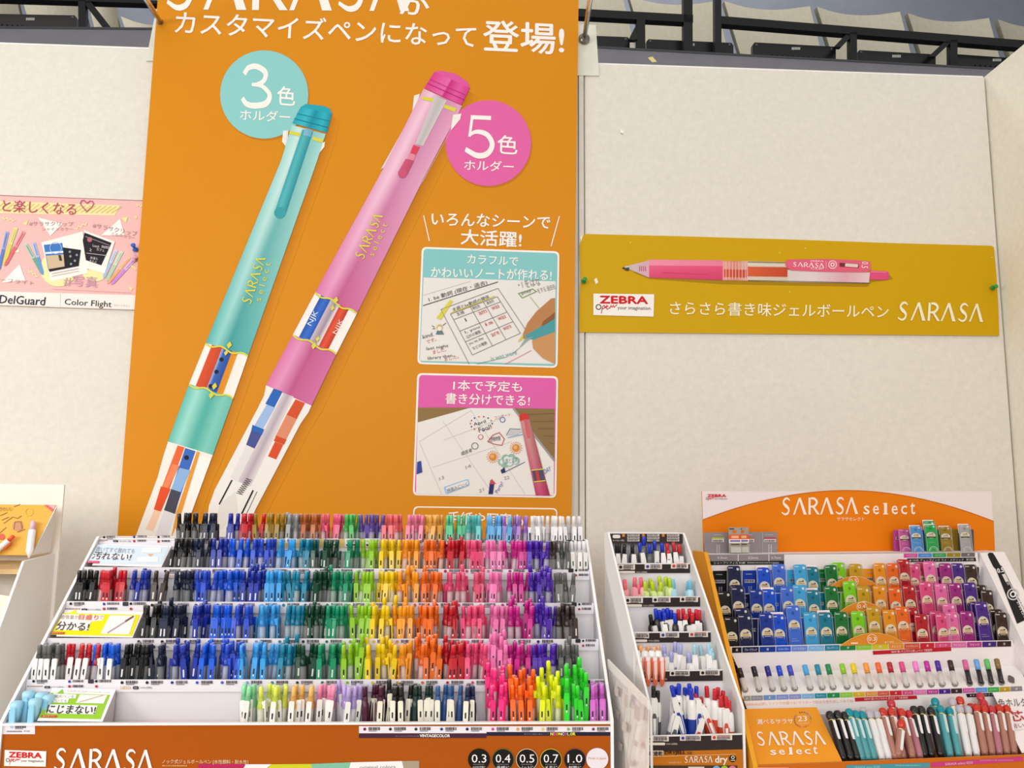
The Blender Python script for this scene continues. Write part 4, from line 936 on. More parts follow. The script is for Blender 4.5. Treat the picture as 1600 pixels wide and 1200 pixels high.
message_card(5, (82, 1074.5), (181, 1077), (160, 1127.5), (58, 1126), 'lime green card with large black message in the bottom rack row', paintC)

# ------------------------------------------------------------------ gel pens
PEN_L = .1415
_pen = {}
def al(c, a): x = L(c); return (x[0], x[1], x[2], a)
def pen_parts(c, style):
    """Part builders of a click gel pen, tip at the bottom, clip towards -y. style: std, white (white clip), cream (cream clip, dark barrel), milk (pale frosted)."""
    k = (c, style)
    if k in _pen: return _pen[k]
    white = (.93, .93, .93, 1); cl = L(c)
    barrel = MB()
    tint = mixc(cl, white, {'std': .42+.3*min(1, max(cl[:3])/.5), 'white': .85, 'milk': .85}.get(style, .0)); a = {'std': .28, 'white': .35, 'milk': .5, 'cream': 1.0}[style]
    body = (cl[0], cl[1], cl[2], 1.0) if style == 'cream' else (tint[0], tint[1], tint[2], a)
    col = (cl[0], cl[1], cl[2], .55 if style != 'cream' else 1.0)
    mm = PLASTIC if style == 'cream' else CLEAR
    grip = mixc(cl, white, .1)
    barrel.lathe([(.0012, 0), (.0042, .012), (.0054, .015), (.0054, .052), (.0052, .053), (.0053, .1105), (.0053, .1160), (.0043, .1185), (.0039, .1270)], 12, [grip, grip, grip, body, body, col, col, col], T=None, mats=[PLASTIC, PLASTIC, PLASTIC, mm, mm, mm, mm, mm], cap1=True)
    refill = MB(); ink = mixc(cl, (0.02, 0.02, 0.02, 1), .25)
    refill.lathe([(.0030, .03), (.0030, .091), (.0043, .0915), (.0043, .1080), (.0022, .1100)], 8, [ink, ink, (.9, .9, .9, 1), (.9, .9, .9, 1)], PLASTIC)
    clip = MB(); cc = {'std': c, 'white': '#f2f0ee', 'cream': '#efe8d6', 'milk': '#f0ece6'}[style]
    DZ = Matrix.Translation((0, 0, -.003)); clip0 = clip; clip = MB()
    pts = [(-.0028, .078), (-.0035, .084), (-.0038, .105), (-.0038, .1235), (-.0028, .1252), (.0028, .1252), (.0038, .1235), (.0038, .105), (.0035, .084), (.0028, .078)]
    ys = lambda z: -.0098 + .0014*((z-.078)/.047)**2
    f = [Vector((x, ys(z), z)) for x, z in pts]
    b0 = [v+Vector((0, .0016, 0)) for v in f]
    n = len(f); fr = list(reversed(f))
    ctr = lambda q: sum(q, Vector())/len(q)
    halves = [(0, 1, 8, 9), (1, 2, 7, 8), (2, 3, 6, 7), (3, 4, 5, 6)]
    for a0, b1, c1, d1 in halves:
        clip.face([f[a0], f[d1], f[c1], f[b1]], cc, PLASTIC); clip.face([b0[a0], b0[b1], b0[c1], b0[d1]], cc, PLASTIC)
    for i in range(n): j = (i+1) % n; clip.face([f[i], f[j], b0[j], b0[i]], cc, PLASTIC)
    clip.box((-.003, -.0086, .1145), (.003, -.002, .1242), cc, PLASTIC)
    clip.box((-.0011, -.0096, .099), (.0011, -.0085, .1095), '#26242a' if style != 'std' or sum(cl[:3]) > .5 else '#e8e4e4', PLASTIC)
    clip.box((-.0009, -.0101, .0985), (.0009, -.0094, .1015), '#f0eeee', PLASTIC)
    if style == 'std': clip.lathe([(.0021, 0), (.0021, .0004)], 10, mixc(cl, white, .3), PLASTIC, Matrix.Translation((0, -.0091, .092)) @ Matrix.Rotation(math.pi/2, 4, 'X'))
    clip0.add(clip, DZ); clip = clip0
    button = MB(); button.lathe([(.0035, .1265), (.0034, .1392), (.0030, .1405), (.0024, .1415)], 12, [c, c, mixc(cl, white, .25)], PLASTIC)
    _pen[k] = (barrel, refill, clip, button); return _pen[k]
_pdat = {}
def pen_data(c, style):
    if (c, style) not in _pdat:
        _pdat[(c, style)] = [x.data(n) for n, x in zip(('barrel', 'refill', 'clip', 'push_button'), pen_parts(c, style))]
    return _pdat[(c, style)]
ORD = ['first', 'second', 'third', 'fourth', 'fifth', 'sixth', 'seventh', 'eighth', 'ninth', 'tenth', 'eleventh', 'twelfth', 'thirteenth', 'fourteenth', 'fifteenth', 'sixteenth', 'seventeenth', 'eighteenth', 'nineteenth', 'twentieth']
ROWN = ['top row', 'second row', 'third row', 'fourth row', 'fifth row', 'bottom row']
C_ = dict(black='#19191b', navy='#1d2542', dblue='#1e33a6', blue='#165ee0', cobalt='#2b50d2', sky='#37a2ea', teal='#1688ac', dgreen='#0e4630', green='#129468', lime='#94cc22', yellow='#f4d00a', amber='#f8a016', orange='#f2701a', red='#cb1c2c', rose='#ee4c7e', pink='#f47cba', magenta='#d02490', violet='#5528b4', brown='#40342e', grey='#686866',
          gold='#9c7c1e', silver='#9a9c9e', copper='#b8622e', srose='#e85a80', sgreen='#4cbc5c', spurple='#6a50a8', coral='#ee6a70', ppink='#f286a8', pamber='#f2b250', mint='#64d09a', aqua='#5cc8c6', lblue='#6cbcf0', lav='#a878d0', white='#f2f0f2',
          mgreen='#96e6b2', myellow='#e2f05e', morange='#fac468', mpink='#f896be', mlav='#c4aeea', bord='#4a1430', vblack='#20201e', vgreen='#14302c', vblue='#3a5c94', vnavy='#182450', npink='#fb2f86', norange='#ff6a14', nyellow='#e6f00a', ngreen='#2fdc2c', orchid='#d468cc')
NM = dict(black='black', navy='blue-black', dblue='dark blue', blue='bright blue', cobalt='cobalt blue', sky='sky blue', teal='teal', dgreen='dark green', green='emerald green', lime='lime green', yellow='yellow', amber='amber', orange='orange', red='red', rose='rose red', pink='light pink', magenta='magenta', violet='violet', brown='brown', grey='grey', gold='ochre gold', silver='silver grey', copper='copper brown', srose='shiny rose', sgreen='shiny green', spurple='shiny purple', coral='coral', ppink='pastel pink', pamber='pastel amber', mint='mint green', aqua='aqua', lblue='pastel blue', lav='lavender', white='white',
          mgreen='pale green', myellow='pale yellow', morange='pale orange', mpink='pale pink', mlav='pale lavender', bord='bordeaux', vblack='brown-black', vgreen='deep green', vblue='slate blue', vnavy='deep navy', npink='neon pink', norange='neon orange', nyellow='neon yellow', ngreen='neon green', orchid='orchid')
# per row: left and right of the bunch in the photograph, colour, how many pens, extra height in mm, style
BUNCH = [
 [(284, 316, 'black', 8), (317, 344, 'navy', 6), (353, 376, 'dblue', 5), (377, 409, 'red', 8), (409, 441, 'gold', 7), (445, 470, 'silver', 6), (471, 503, 'copper', 7), (504, 537, 'srose', 8), (537, 566, 'sgreen', 7), (567, 599, 'spurple', 7), (600, 631, 'coral', 8), (632, 661, 'ppink', 7), (661, 694, 'pamber', 8), (695, 727, 'mint', 8), (728, 756, 'aqua', 7), (757, 790, 'lblue', 8), (790, 822, 'lav', 7), (824, 914, 'white', 19)],
 [(268, 303, 'black', 8), (303, 326, 'navy', 5), (328, 357, 'dblue', 7), (358, 391, 'blue', 9), (392, 430, 'cobalt', 9), (431, 462, 'sky', 6), (466, 494, 'teal', 7), (495, 523, 'dgreen', 5), (544, 562, 'green', 4), (562, 594, 'lime', 6), (594, 625, 'yellow', 8), (626, 660, 'amber', 9), (661, 692, 'orange', 8), (693, 726, 'red', 8), (727, 757, 'rose', 8), (758, 789, 'pink', 8), (790, 822, 'magenta', 8), (823, 855, 'violet', 8), (856, 872, 'brown', 4), (873, 890, 'grey', 4), (891, 920, 'white', 5, 0, 'milk')],
 [(120, 152, 'black', 7), (153, 200, 'red', 9), (201, 240, 'dblue', 8, 3), (241, 254, 'brown', 2, 4), (277, 308, 'navy', 6), (309, 340, 'cobalt', 8), (341, 378, 'blue', 9), (379, 414, 'dblue', 9, 14, 'std', 'royal blue'), (415, 449, 'sky', 9, 4), (450, 484, 'teal', 9, 3), (485, 517, 'dgreen', 8, 2), (518, 554, 'green', 9), (555, 589, 'lime', 6), (592, 622, 'yellow', 9, 3), (623, 657, 'amber', 10, 8), (658, 688, 'orange', 8, 4), (689, 721, 'rose', 6, 0, 'std', 'deep red'), (722, 757, 'srose', 8, 3, 'std', 'rose'), (758, 790, 'pink', 8), (791, 824, 'magenta', 7), (825, 861, 'violet', 9, 14), (863, 894, 'grey', 6, -2)],
 [(224, 252, 'black', 7), (251, 295, 'navy', 10), (296, 326, 'dblue', 7, 4), (327, 364, 'blue', 9), (365, 400, 'cobalt', 9), (401, 440, 'sky', 10), (446, 476, 'teal', 6, -4), (477, 508, 'dgreen', 7), (509, 547, 'green', 9, 5), (548, 580, 'lime', 7), (581, 616, 'yellow', 10, 6), (617, 650, 'amber', 10, 8), (651, 688, 'orange', 9, 7), (689, 724, 'red', 9, 5), (725, 760, 'rose', 8, 2), (761, 790, 'pink', 6, -5), (792, 833, 'magenta', 11, 12), (834, 867, 'violet', 9, 11), (868, 904, 'brown', 9, 9, 'std', 'dark grey')],
 [(58, 105, 'grey', 8, -4, 'white'), (106, 155, 'red', 8, -4, 'white'), (156, 192, 'blue', 7, -3, 'white'), (191, 236, 'black', 9, 4), (237, 274, 'navy', 7, 2), (275, 311, 'dblue', 8, 10), (312, 345, 'blue', 8, 3), (346, 379, 'cobalt', 8, 4), (381, 427, 'sky', 11, 3), (430, 460, 'teal', 7, 2), (461, 491, 'dgreen', 6), (498, 535, 'green', 9), (536, 573, 'lime', 9, 10), (574, 614, 'yellow', 10, 10), (615, 648, 'amber', 8, 2), (649, 688, 'orange', 11, 14), (689, 724, 'red', 9, 10), (725, 757, 'rose', 8, 2), (758, 797, 'pink', 11, 15), (798, 833, 'magenta', 8, 4), (834, 870, 'violet', 8, 1), (871, 908, 'grey', 9, 8, 'std', 'brown-grey')],
 [(372, 406, 'mgreen', 6, 3, 'milk'), (410, 450, 'myellow', 8, -8, 'milk'), (452, 490, 'morange', 6, -4, 'milk'), (490, 526, 'mpink', 7, -3, 'milk'), (528, 568, 'mlav', 8, -2, 'milk'), (569, 603, 'bord', 7, -4, 'cream'), (604, 642, 'vblack', 8, 3, 'cream'), (643, 680, 'vgreen', 7, -1, 'cream'), (681, 720, 'vblue', 6, 2, 'cream'), (721, 752, 'vnavy', 6, -1, 'cream'), (756, 800, 'npink', 12, 24), (801, 840, 'norange', 10, 22), (841, 878, 'nyellow', 10, 19), (879, 919, 'ngreen', 11, 24), (920, 953, 'orchid', 8, -3)],
]
PENS = []
for k, row in enumerate(BUNCH):
    for b in row:
        x0, x1, cn, n = b[:4]; tall = (b[4] if len(b) > 4 else 0)/1000; style = b[5] if len(b) > 5 else 'std'; nm = b[6] if len(b) > 6 else NM[cn]
        mid = Plane((0, DEP[k]+.026, EYE.z)); yy = LIPY[k]-22
        wx0, wx1 = mid.at(x0, yy).x+.0024, mid.at(x1, yy).x-.0024
        per = max(2, round((wx1-wx0)/.0108)); i = 0; layer = 0
        per = min(per, n)
        while i < n and layer < 4:
            c_ = min(per, n-i) if n-i >= per*.6 or layer == 0 else n-i
            off = (layer % 2)*.5
            for j in range(c_):
                t = ((j+.5+R_.uniform(-.12, .12)+(off-.25)*.5)/max(c_, 1))
                x = wx0+(wx1-wx0)*min(max(t, 0), 1)
                y = DEP[k]+.0135+layer*.0100+R_.uniform(-.0006, .0006)
                pro = .0310+layer*.0058+R_.uniform(-.004, .0045)+tall*(.75 if layer == 0 else 1.05)
                if R_.random() < .13: pro += R_.uniform(.006, .013)
                pro += -.006 if k == 0 else 0
                z = LZ[k]+pro-PEN_L
                z = max(z, LZ[k]-FLO+.0005)
                front = R_.random() < ((.88 if style == 'cream' else .72 if k == 5 else .6) if layer == 0 else .4)
                rz = R_.gauss(0, .22) if front else R_.choice((1.5, -1.5, 3.1, 2.4, -2.4, 2.9))+R_.uniform(-.3, .3)
                rx_, ry_ = -R_.uniform(.1, 1)*max(0.0, (.0435-(y-DEP[k]))/.14)*.55, R_.gauss(0, .045)
                if layer >= 2: rz = R_.gauss(0, .6)
                if x < XL+.022 or x > XR-.022: ry_ = 0; rz = R_.uniform(-.3, .3); x = min(max(x, XL+.0075), XR-.0075)
                PENS.append(dict(k=k, x=x, y=y, z=z, layer=layer, rz=rz, rx=rx_, ry=ry_, c=C_[cn], nm=nm, style=style, bunch=(k, nm, style)))
            i += c_; layer += 1
# the 300 nearest ordinary pens stand as pens of their own; the rest of the ordinary ones is packed behind them
std = [q for q in PENS if q['style'] == 'std']
std.sort(key=lambda q: (q['layer'], -q['k'], q['x']))
single = std[:300]; packed = std[300:]
special = [q for q in PENS if q['style'] != 'std']
KIND = dict(std=('gel_pen', 'gel pen'), white=('white_clip_pen', 'white-clip pen'), cream=('cream_clip_pen', 'cream-clip gel pen'), milk=('frosted_gel_pen', 'frosted gel pen'))
def tilt(q): return Matrix.Translation((q['x'], q['y'], q['z'])) @ Matrix.Rotation(q['rx'], 4, 'X') @ Matrix.Rotation(q['ry'], 4, 'Y') @ Matrix.Rotation(q['rz'], 4, 'Z')
by = {}
for q in single+special: by.setdefault(q['bunch'], []).append(q)
def of_n(i, n, what):
    return (f'only {what}' if n == 1 else f'{"leftmost" if i == 0 else "rightmost" if i == n-1 else ORD[i]+" from left"} {what}' if n < 20 else f'{what} at place {i+1}')
for bk, lst in by.items():
    k, nm, st = bk; lays = {}
    for q in lst: lays.setdefault(q['layer'], []).append(q)
    for la, qs in lays.items():
        qs.sort(key=lambda q: q['x'])
        for i, q in enumerate(qs):
            pos = 'front' if la == 0 else 'second-rank' if la == 1 else 'third-rank' if la == 2 else 'rearmost'
            n = len(qs)
            w = 'only' if n == 1 else 'leftmost' if i == 0 else 'rightmost' if i == n-1 else ORD[i]+' from left'
            lab = f'{w} {pos} {nm} {KIND[st][1]}, {ROWN[k]} of the wide rack'
            root = thing(KIND[st][0], (0, 0, 0), lab, 'pen', f'{KIND[st][1]}s in the wide stepped rack')
            root.matrix_world = tilt(q)
            for nme, d in zip(('barrel', 'refill', 'clip', 'push_button'), pen_data(q['c'], q['style'])): sub(nme, d, root)
m = MB()
for q in packed:
    T = tilt(q)
    for x in pen_parts(q['c'], 'std'): m.add(x, T)
o = m.build('packed_gel_pens'); tag(o, 'gel pens packed behind the front ranks of the wide rack', 'pens', kind='stuff')

# pale blue capped pens in the lowest tray, left of the green card
for i, (x, y, w) in enumerate(((23, 1096, 'leftmost'), (42, 1080, 'second'), (52, 1092, 'front middle'), (62, 1082, 'fourth'), (72, 1086, 'rightmost'))):
    pl = Plane((0, DEP[5]+(.014 if i in (0, 2) else .03), EYE.z)); a = pl.at(x, y); b = Vector((a.x+.003, a.y, LZ[5]-FLO+.002)); Ln = a.z-b.z
    root = thing('capped_highlighter', b, f'{w} pale blue capped pen in the bottom tray beside the green card', 'pen', 'pale blue capped pens in the bottom tray')
    T = Matrix.Translation(b)
    m = MB(); m.lathe([(.0045, 0), (.0062, .012), (.0062, Ln-.03), (.0055, Ln-.024)], 14, ['#d8ecf6', '#e4f0f4e0', '#e4f0f4e0'], CLEAR, T); m.build('barrel', root)
    m = MB(); m.lathe([(.0066, Ln-.03), (.0072, Ln-.014), (.0085, Ln-.008), (.0088, Ln-.003), (.007, Ln), (.003, Ln+.001)], 16, '#a8dcf2', PLASTIC, T); m.build('cap', root)
    m = MB(); m.cbox((b.x-.0045, b.y-.0105, b.z+Ln-.06), (b.x+.0045, b.y-.0075, b.z+Ln-.010), .001, '#96d2ee', PLASTIC); m.cbox((b.x-.004, b.y-.0095, b.z+Ln-.013), (b.x+.004, b.y, b.z+Ln-.006), .001, '#96d2ee', PLASTIC); m.build('clip', root)
    if i == 2:
        m = MB(); m.lathe([(.0030, Ln-.058), (.0030, Ln-.040)], 8, '#d8402a', PLASTIC, Matrix.Translation(b+Vector((-.008, -.006, 0)))); m.build('refill', root)
# ------------------------------------------------------------------ narrow quick-dry rack
RA = math.radians(4.0)
DY = [879, 931, 986, 1046, 1147]
DD = [1.44, 1.392, 1.345, 1.297, 1.225]
def dplane(d, cx=1050): 
    o = EYE+Vector((0.27, 0, 0)); o = Vector((.28, EYE.y+d, EYE.z)); return Plane(o, RA)
DL = [dplane(d) for d in DD]
rackd = thing('narrow_pen_rack', DL[2].at(1050, 1180), 'narrow white five-step cardboard rack with black price strips', 'rack')
rackd.location.z = TZ
lp = [DL[k].at(x, DY[k]+3) for k, x in enumerate((963, 974, 985, 996, 1013))]; rp = [DL[k].at(x, DY[k]-1) for k, x in enumerate((1081, 1097, 1113, 1130, 1149))]
# straight side panels through the ends of the top and bottom price strips
UX = DL[0].u
u0 = sum((q-DL[0].o).dot(UX) for q in lp)/5; u1 = sum((q-DL[0].o).dot(UX) for q in rp)/5
dn = [(DL[k].o-DL[0].o).dot(DL[0].n) for k in range(5)]
zl = [(lp[k].z+rp[k].z)/2 for k in range(5)]
def dp(u, n, z): q = DL[0].o+UX*u+DL[0].n*n; return Vector((q.x, q.y, z))
ztop = dplane(DD[0]+.05).at(1010, 832).z; nb = dn[0]-.062
for u, s_ in ((u0, -1), (u1, 1)):
    m = MB(); prof = [(nb, ztop), (dn[0]-.036, ztop), (dn[4]+.002, zl[4]+.035), (dn[4]+.002, TZ), (nb, TZ)]
    q = [dp(u, a, b) for a, b in prof]; m.slab(q if s_ < 0 else list(reversed(q)), UX*(.0035*s_), '#e9e6e4', PAPER, '#f6f4f3'); m.build('side_panel', rackd)
m = MB(); m.slab([dp(u0, nb, TZ), dp(u1, nb, TZ), dp(u1, nb, ztop), dp(u0, nb, ztop)], DL[0].n*-.003, WC, PAPER); m.build('back_panel', rackd)
m = MB(); m.slab([dp(u0, dn[0]-.036, ztop-.001), dp(u1, dn[0]-.036, ztop-.001), dp(u1, nb, ztop-.001), dp(u0, nb, ztop-.001)], Vector((0, 0, -.002)), '#f2f0ee', PAPER); m.build('top_cover', rackd)
# printed head strip
hp_ = Plane(DL[0].o-DL[0].n*.0345, RA)
m = MB(); za, zb_ = hp_.at(1010, 834).z, hp_.at(1010, 848).z
m.slab([dp(u0+.001, dn[0]-.035, zb_), dp(u1-.001, dn[0]-.035, zb_), dp(u1-.001, dn[0]-.035, za), dp(u0+.001, dn[0]-.035, za)], -DL[0].n*.002, '#3a2c28', PAPER)
p = Print(m, hp_, PAPER)
p.rrect((957, 835.5), (969, 835.5), (969, 841), (957, 841), 2.5, '#e8e0d8', 2); p.text('¥100+税', (957, 843), (975, 843), (957, 846), '#d8ccc4', 2)
for x in (972, 1003, 1034):
    p.rect(x, 834.5, x+4, 838.5, '#d8843a', 2)
    for y in (834.5, 838.6, 842.7): p.rect(x+8, y, x+27, y+3.2, '#d8d0cc', 2); p.code(x+9, y+.2, 17, 2.8, '#6a5e5a', 3, False)
m.build('head_strip', rackd)
for k in range(5):
    n0 = dn[k]; nbk = dn[k-1] if k else nb+.001; h = .0165 if k < 4 else .0215; fl = .125
    m = MB(); m.slab([dp(u0, n0-.003, zl[k]-fl), dp(u1, n0-.003, zl[k]-fl), dp(u1, nbk+.001, zl[k]-fl), dp(u0, nbk+.001, zl[k]-fl)], Vector((0, 0, -.003)), WC, PAPER); m.build('tray_floor', rackd)
    if k < 4: m = MB(); m.slab([dp(u0, n0-.002, zl[k+1]-.125), dp(u1, n0-.002, zl[k+1]-.125), dp(u1, n0-.002, zl[k]), dp(u0, n0-.002, zl[k])], -DL[0].n*.0015, WC, PAPER); m.build('riser', rackd)
    m = MB(); m.slab([dp(u0+.0005, n0, zl[k]-h), dp(u1-.0005, n0, zl[k]-h), dp(u1-.0005, n0, zl[k]-.001), dp(u0+.0005, n0, zl[k]-.001)], -DL[0].n*.0018, '#2e2422', PAPER)
    m.slab([dp(u0+.0005, n0+.0005, zl[k]-.0016), dp(u1-.0005, n0+.0005, zl[k]-.0016), dp(u1-.0005, n0+.0005, zl[k]), dp(u0+.0005, n0+.0005, zl[k])], -DL[0].n*.003, '#f2f0ee', PAPER)
    p = Print(m, DL[k], PAPER); y = DY[k]+3; w = 27+k*1.4
    xs = {0: (965, 1007, 1048), 1: (976, 1019, 1062), 2: (984, 1031, 1076), 3: (996, 1046, 1093), 4: (1012, 1062, 1111)}[k]
    for x, c in zip(xs, ('#17171a', '#2a3c9a' if k in (0, 2, 4) else '#17171a', '#c83a30' if k in (0, 2, 4) else '#17171a')):
        yy = y-(x-xs[0])*.02
        p.rect(x, yy, x+w, yy+8, '#e2d6cc', 2); p.disc(x+4.5, yy+4, 2.5, c, 3, 10); p.code(x+9, yy+2, w-11, 6, BAR, 3); p.rect(x+9, yy+.6, x+w-3, yy+1.4, c, 3)
    p.rrect((xs[0], y+10), (xs[0]+27, y+10), (xs[0]+27, y+14), (xs[0], y+14), 1.8, '#eadfd2', 2); p.text('¥150+(消費税)', (xs[0]+29, y+10.5), (xs[0]+46, y+10.5), (xs[0]+29, y+14), '#d8ccc4', 2)
    m.build('price_strip', rackd)
m = MB(); m.slab([dp(u0+.0005, dn[4]-.0003, TZ), dp(u1-.0005, dn[4]-.0003, TZ), dp(u1-.0005, dn[4]-.0003, zl[4]-.0214), dp(u0+.0005, dn[4]-.0003, zl[4]-.0214)], -DL[0].n*.002, '#c4741e', CARD)
p = Print(m, DL[4], CARD)
p.rect(1012, 1172.5, 1036, 1181, '#e0d2b8', 2); p.text('超速乾', (1013, 1173.5), (1035, 1173.5), (1013, 1180.5), '#4a3a30', 3, .05)
p.text('DRYJELL', (1039, 1173.5), (1071, 1173), (1038, 1179.5), '#3a2418', 3, .06); p.text('搭載', (1073, 1174), (1081, 1174), (1073, 1178.5), '#4a3220', 3, .03)
p.text('サラサドライ', (1044, 1190), (1064, 1189.5), (1044, 1193), '#e8d8c0', 2); p.sarasa((1069, 1181.5), (1113, 1181), (1069, 1191.5), '#efe6da', 2); p.text('dry', (1117, 1181), (1136, 1180.5), (1117, 1195), '#efe6da', 2, .03)
p.disc(1144.5, 1185, 5.6, '#2a221c', 2, 18); p.ring(1144.5, 1182.8, 2.2, 1, '#efe6da', 3, 12); p.rect(1141, 1187, 1148, 1188, '#efe6da', 3); p.line([(1010, 1182), (1149, 1178)], .7, '#e8c890', 2)
p.rect(1004, 1196, 1152, 1240, '#4a3a2c', 1); p.rect(1075, 1197.5, 1100, 1201, '#d8d2c8', 2)
for x, c in ((1119, '#7ab0d8'), (1131.5, '#9ac83a'), (1144, '#e078a0')): p.disc(x, 1202, 6, c, 2, 16)
m.build('front_panel', rackd)

# click pens with a wide grip standing in the narrow rack
_dry = {}
def dry_parts(bc, gc, btn, cc, ic, lo):
    k = (bc, gc, btn, cc, ic, lo)
    if k not in _dry:
        b = MB(); b.lathe([(.0012, 0), (.0045, .012), (.0058, .02), (.0068, .045), (.0070, .060), (.0066, .072), (.0068, .097), (.0066, .113), (.0060, .120), (.0042, .1235)], 14, [gc, gc, gc, gc, lo, lo, bc, bc, bc], PLASTIC)
        g = MB(); g.lathe([(.0069, .030), (.0075, .040), (.0077, .056), (.0072, .066)], 14, gc, PLASTIC)
        c = MB(); f = [(-.0030, .070), (-.0042, .078), (-.0046, .110), (-.0034, .1225), (.0034, .1225), (.0046, .110), (.0042, .078), (.0030, .070)]
        q = [Vector((x, -.0112+.0012*((z-.07)/.05)**2, z)) for x, z in f]; c.slab([q[0], q[7], q[6], q[5], q[4], q[3], q[2], q[1]], (0, .0018, 0), cc, PLASTIC); c.box((-.003, -.0098, .112), (.003, -.002, .1215), cc, PLASTIC)
        c.slab([Vector((x, -.01125, z)) for x, z in ((-.0026, .073), (.0026, .073), (.0034, .080), (.0034, .098), (.0018, .1035), (-.0018, .1035), (-.0034, .098), (-.0034, .080))], (0, -.0009, 0), ic, PLASTIC)
        c.slab([Vector((x, -.0122, z)) for x, z in ((-.0016, .074), (.0016, .074), (.0021, .082), (.0021, .097), (-.0021, .097), (-.0021, .082))], (0, -.0004, 0), '#f2f0ee', PLASTIC)
        t = MB(); t.lathe([(.0034, .122), (.0033, .137), (.0029, .139), (.002, .1395)], 12, btn, PLASTIC)
        _dry[k] = [x.data(n) for n, x in zip(('barrel', 'grip', 'clip', 'push_button'), (b, g, c, t))]
    return _dry[k]
K_, B_, R__, PK_, LM_, AQ_ = '#1b1b1d', '#1c38c4', '#d02430', '#ef6f80', '#bfd820', '#7cc6e2'
OR_, LV_, SK_ = '#f4b88c', '#aeb0e6', '#a8d8ea'
ROWD = [
 ([(958, 849, K_), (968, 849, K_), (976, 850, K_), (988, 850, K_), (999, 848, B_), (1006, 838, B_), (1015, 850, B_), (1023, 845, B_), (1034, 848, B_), (1042, 849, R__), (1052, 847, R__), (1061, 850, R__), (1069, 853, R__), (1044, 859, R__)], '#56565a', 'grey-bodied', 'top tray'),
 ([(965, 905, PK_), (971, 911, PK_), (992, 902, PK_), (1001, 902, PK_), (998, 913, PK_), (1008, 908, LM_), (1016, 904, LM_), (1030, 900, LM_), (1040, 901, LM_), (1019, 908, LM_), (1033, 909, LM_), (1046, 903, LM_), (1051, 905, AQ_), (1077, 908, AQ_), (1085, 906, AQ_), (1091, 908, AQ_)], None, 'candy-coloured', 'second tray'),
 ([(1016, 960, K_), (1024, 951, B_), (1030, 953, B_), (1037, 951, B_), (1043, 950, B_), (1049, 953, B_), (1038, 957, B_), (1054, 958, B_), (1060, 952, R__), (1067, 951, R__), (1071, 959, R__), (1077, 951, R__), (1082, 957, R__), (1088, 952, R__), (1094, 955, R__), (1101, 953, R__)], '#212125', 'black-bodied', 'third tray'),
 ([(990, 1008, OR_), (998, 1008, OR_), (1005, 1012, OR_), (1013, 1009, OR_), (1021, 1010, OR_), (1029, 1009, OR_), (1038, 1007, LV_), (1055, 1003, LV_), (1064, 1006, LV_), (1049, 1018, LV_), (1076, 1019, LV_), (1039, 1021, LV_), (1085, 1006, SK_), (1094, 1008, SK_), (1107, 1005, SK_), (1118, 1012, SK_), (1110, 1016, SK_), (1121, 1019, SK_)], '#f2eeea', 'white-bodied', 'fourth tray'),
 ([(1008, 1072, K_), (1028, 1079, K_), (1060, 1097, K_), (1049, 1071, B_), (1056, 1073, B_), (1061, 1068, B_), (1070, 1074, B_), (1077, 1068, B_), (1080, 1075, B_), (1088, 1072, B_), (1104, 1072, R__), (1117, 1076, R__), (1122, 1074, R__), (1130, 1079, R__), (1086, 1083, R__), (1094, 1089, R__), (1126, 1087, R__), (1134, 1088, R__), (1139, 1094, R__), (1101, 1102, R__)], '#f4f1ee', 'white-bodied', 'bottom tray'),
]
CNM = {K_: 'black', B_: 'blue', R__: 'red', PK_: 'pink', LM_: 'lime', AQ_: 'aqua', OR_: 'peach', LV_: 'lavender', SK_: 'pale blue'}
GRIPC = {K_: '#5a5a5c', B_: '#1c3a9c', R__: '#d84a2c', PK_: '#f08a94', LM_: '#c4dc3c', AQ_: '#8ed0e6', OR_: '#ee6a44', LV_: '#9088c8', SK_: '#52b8d0'}
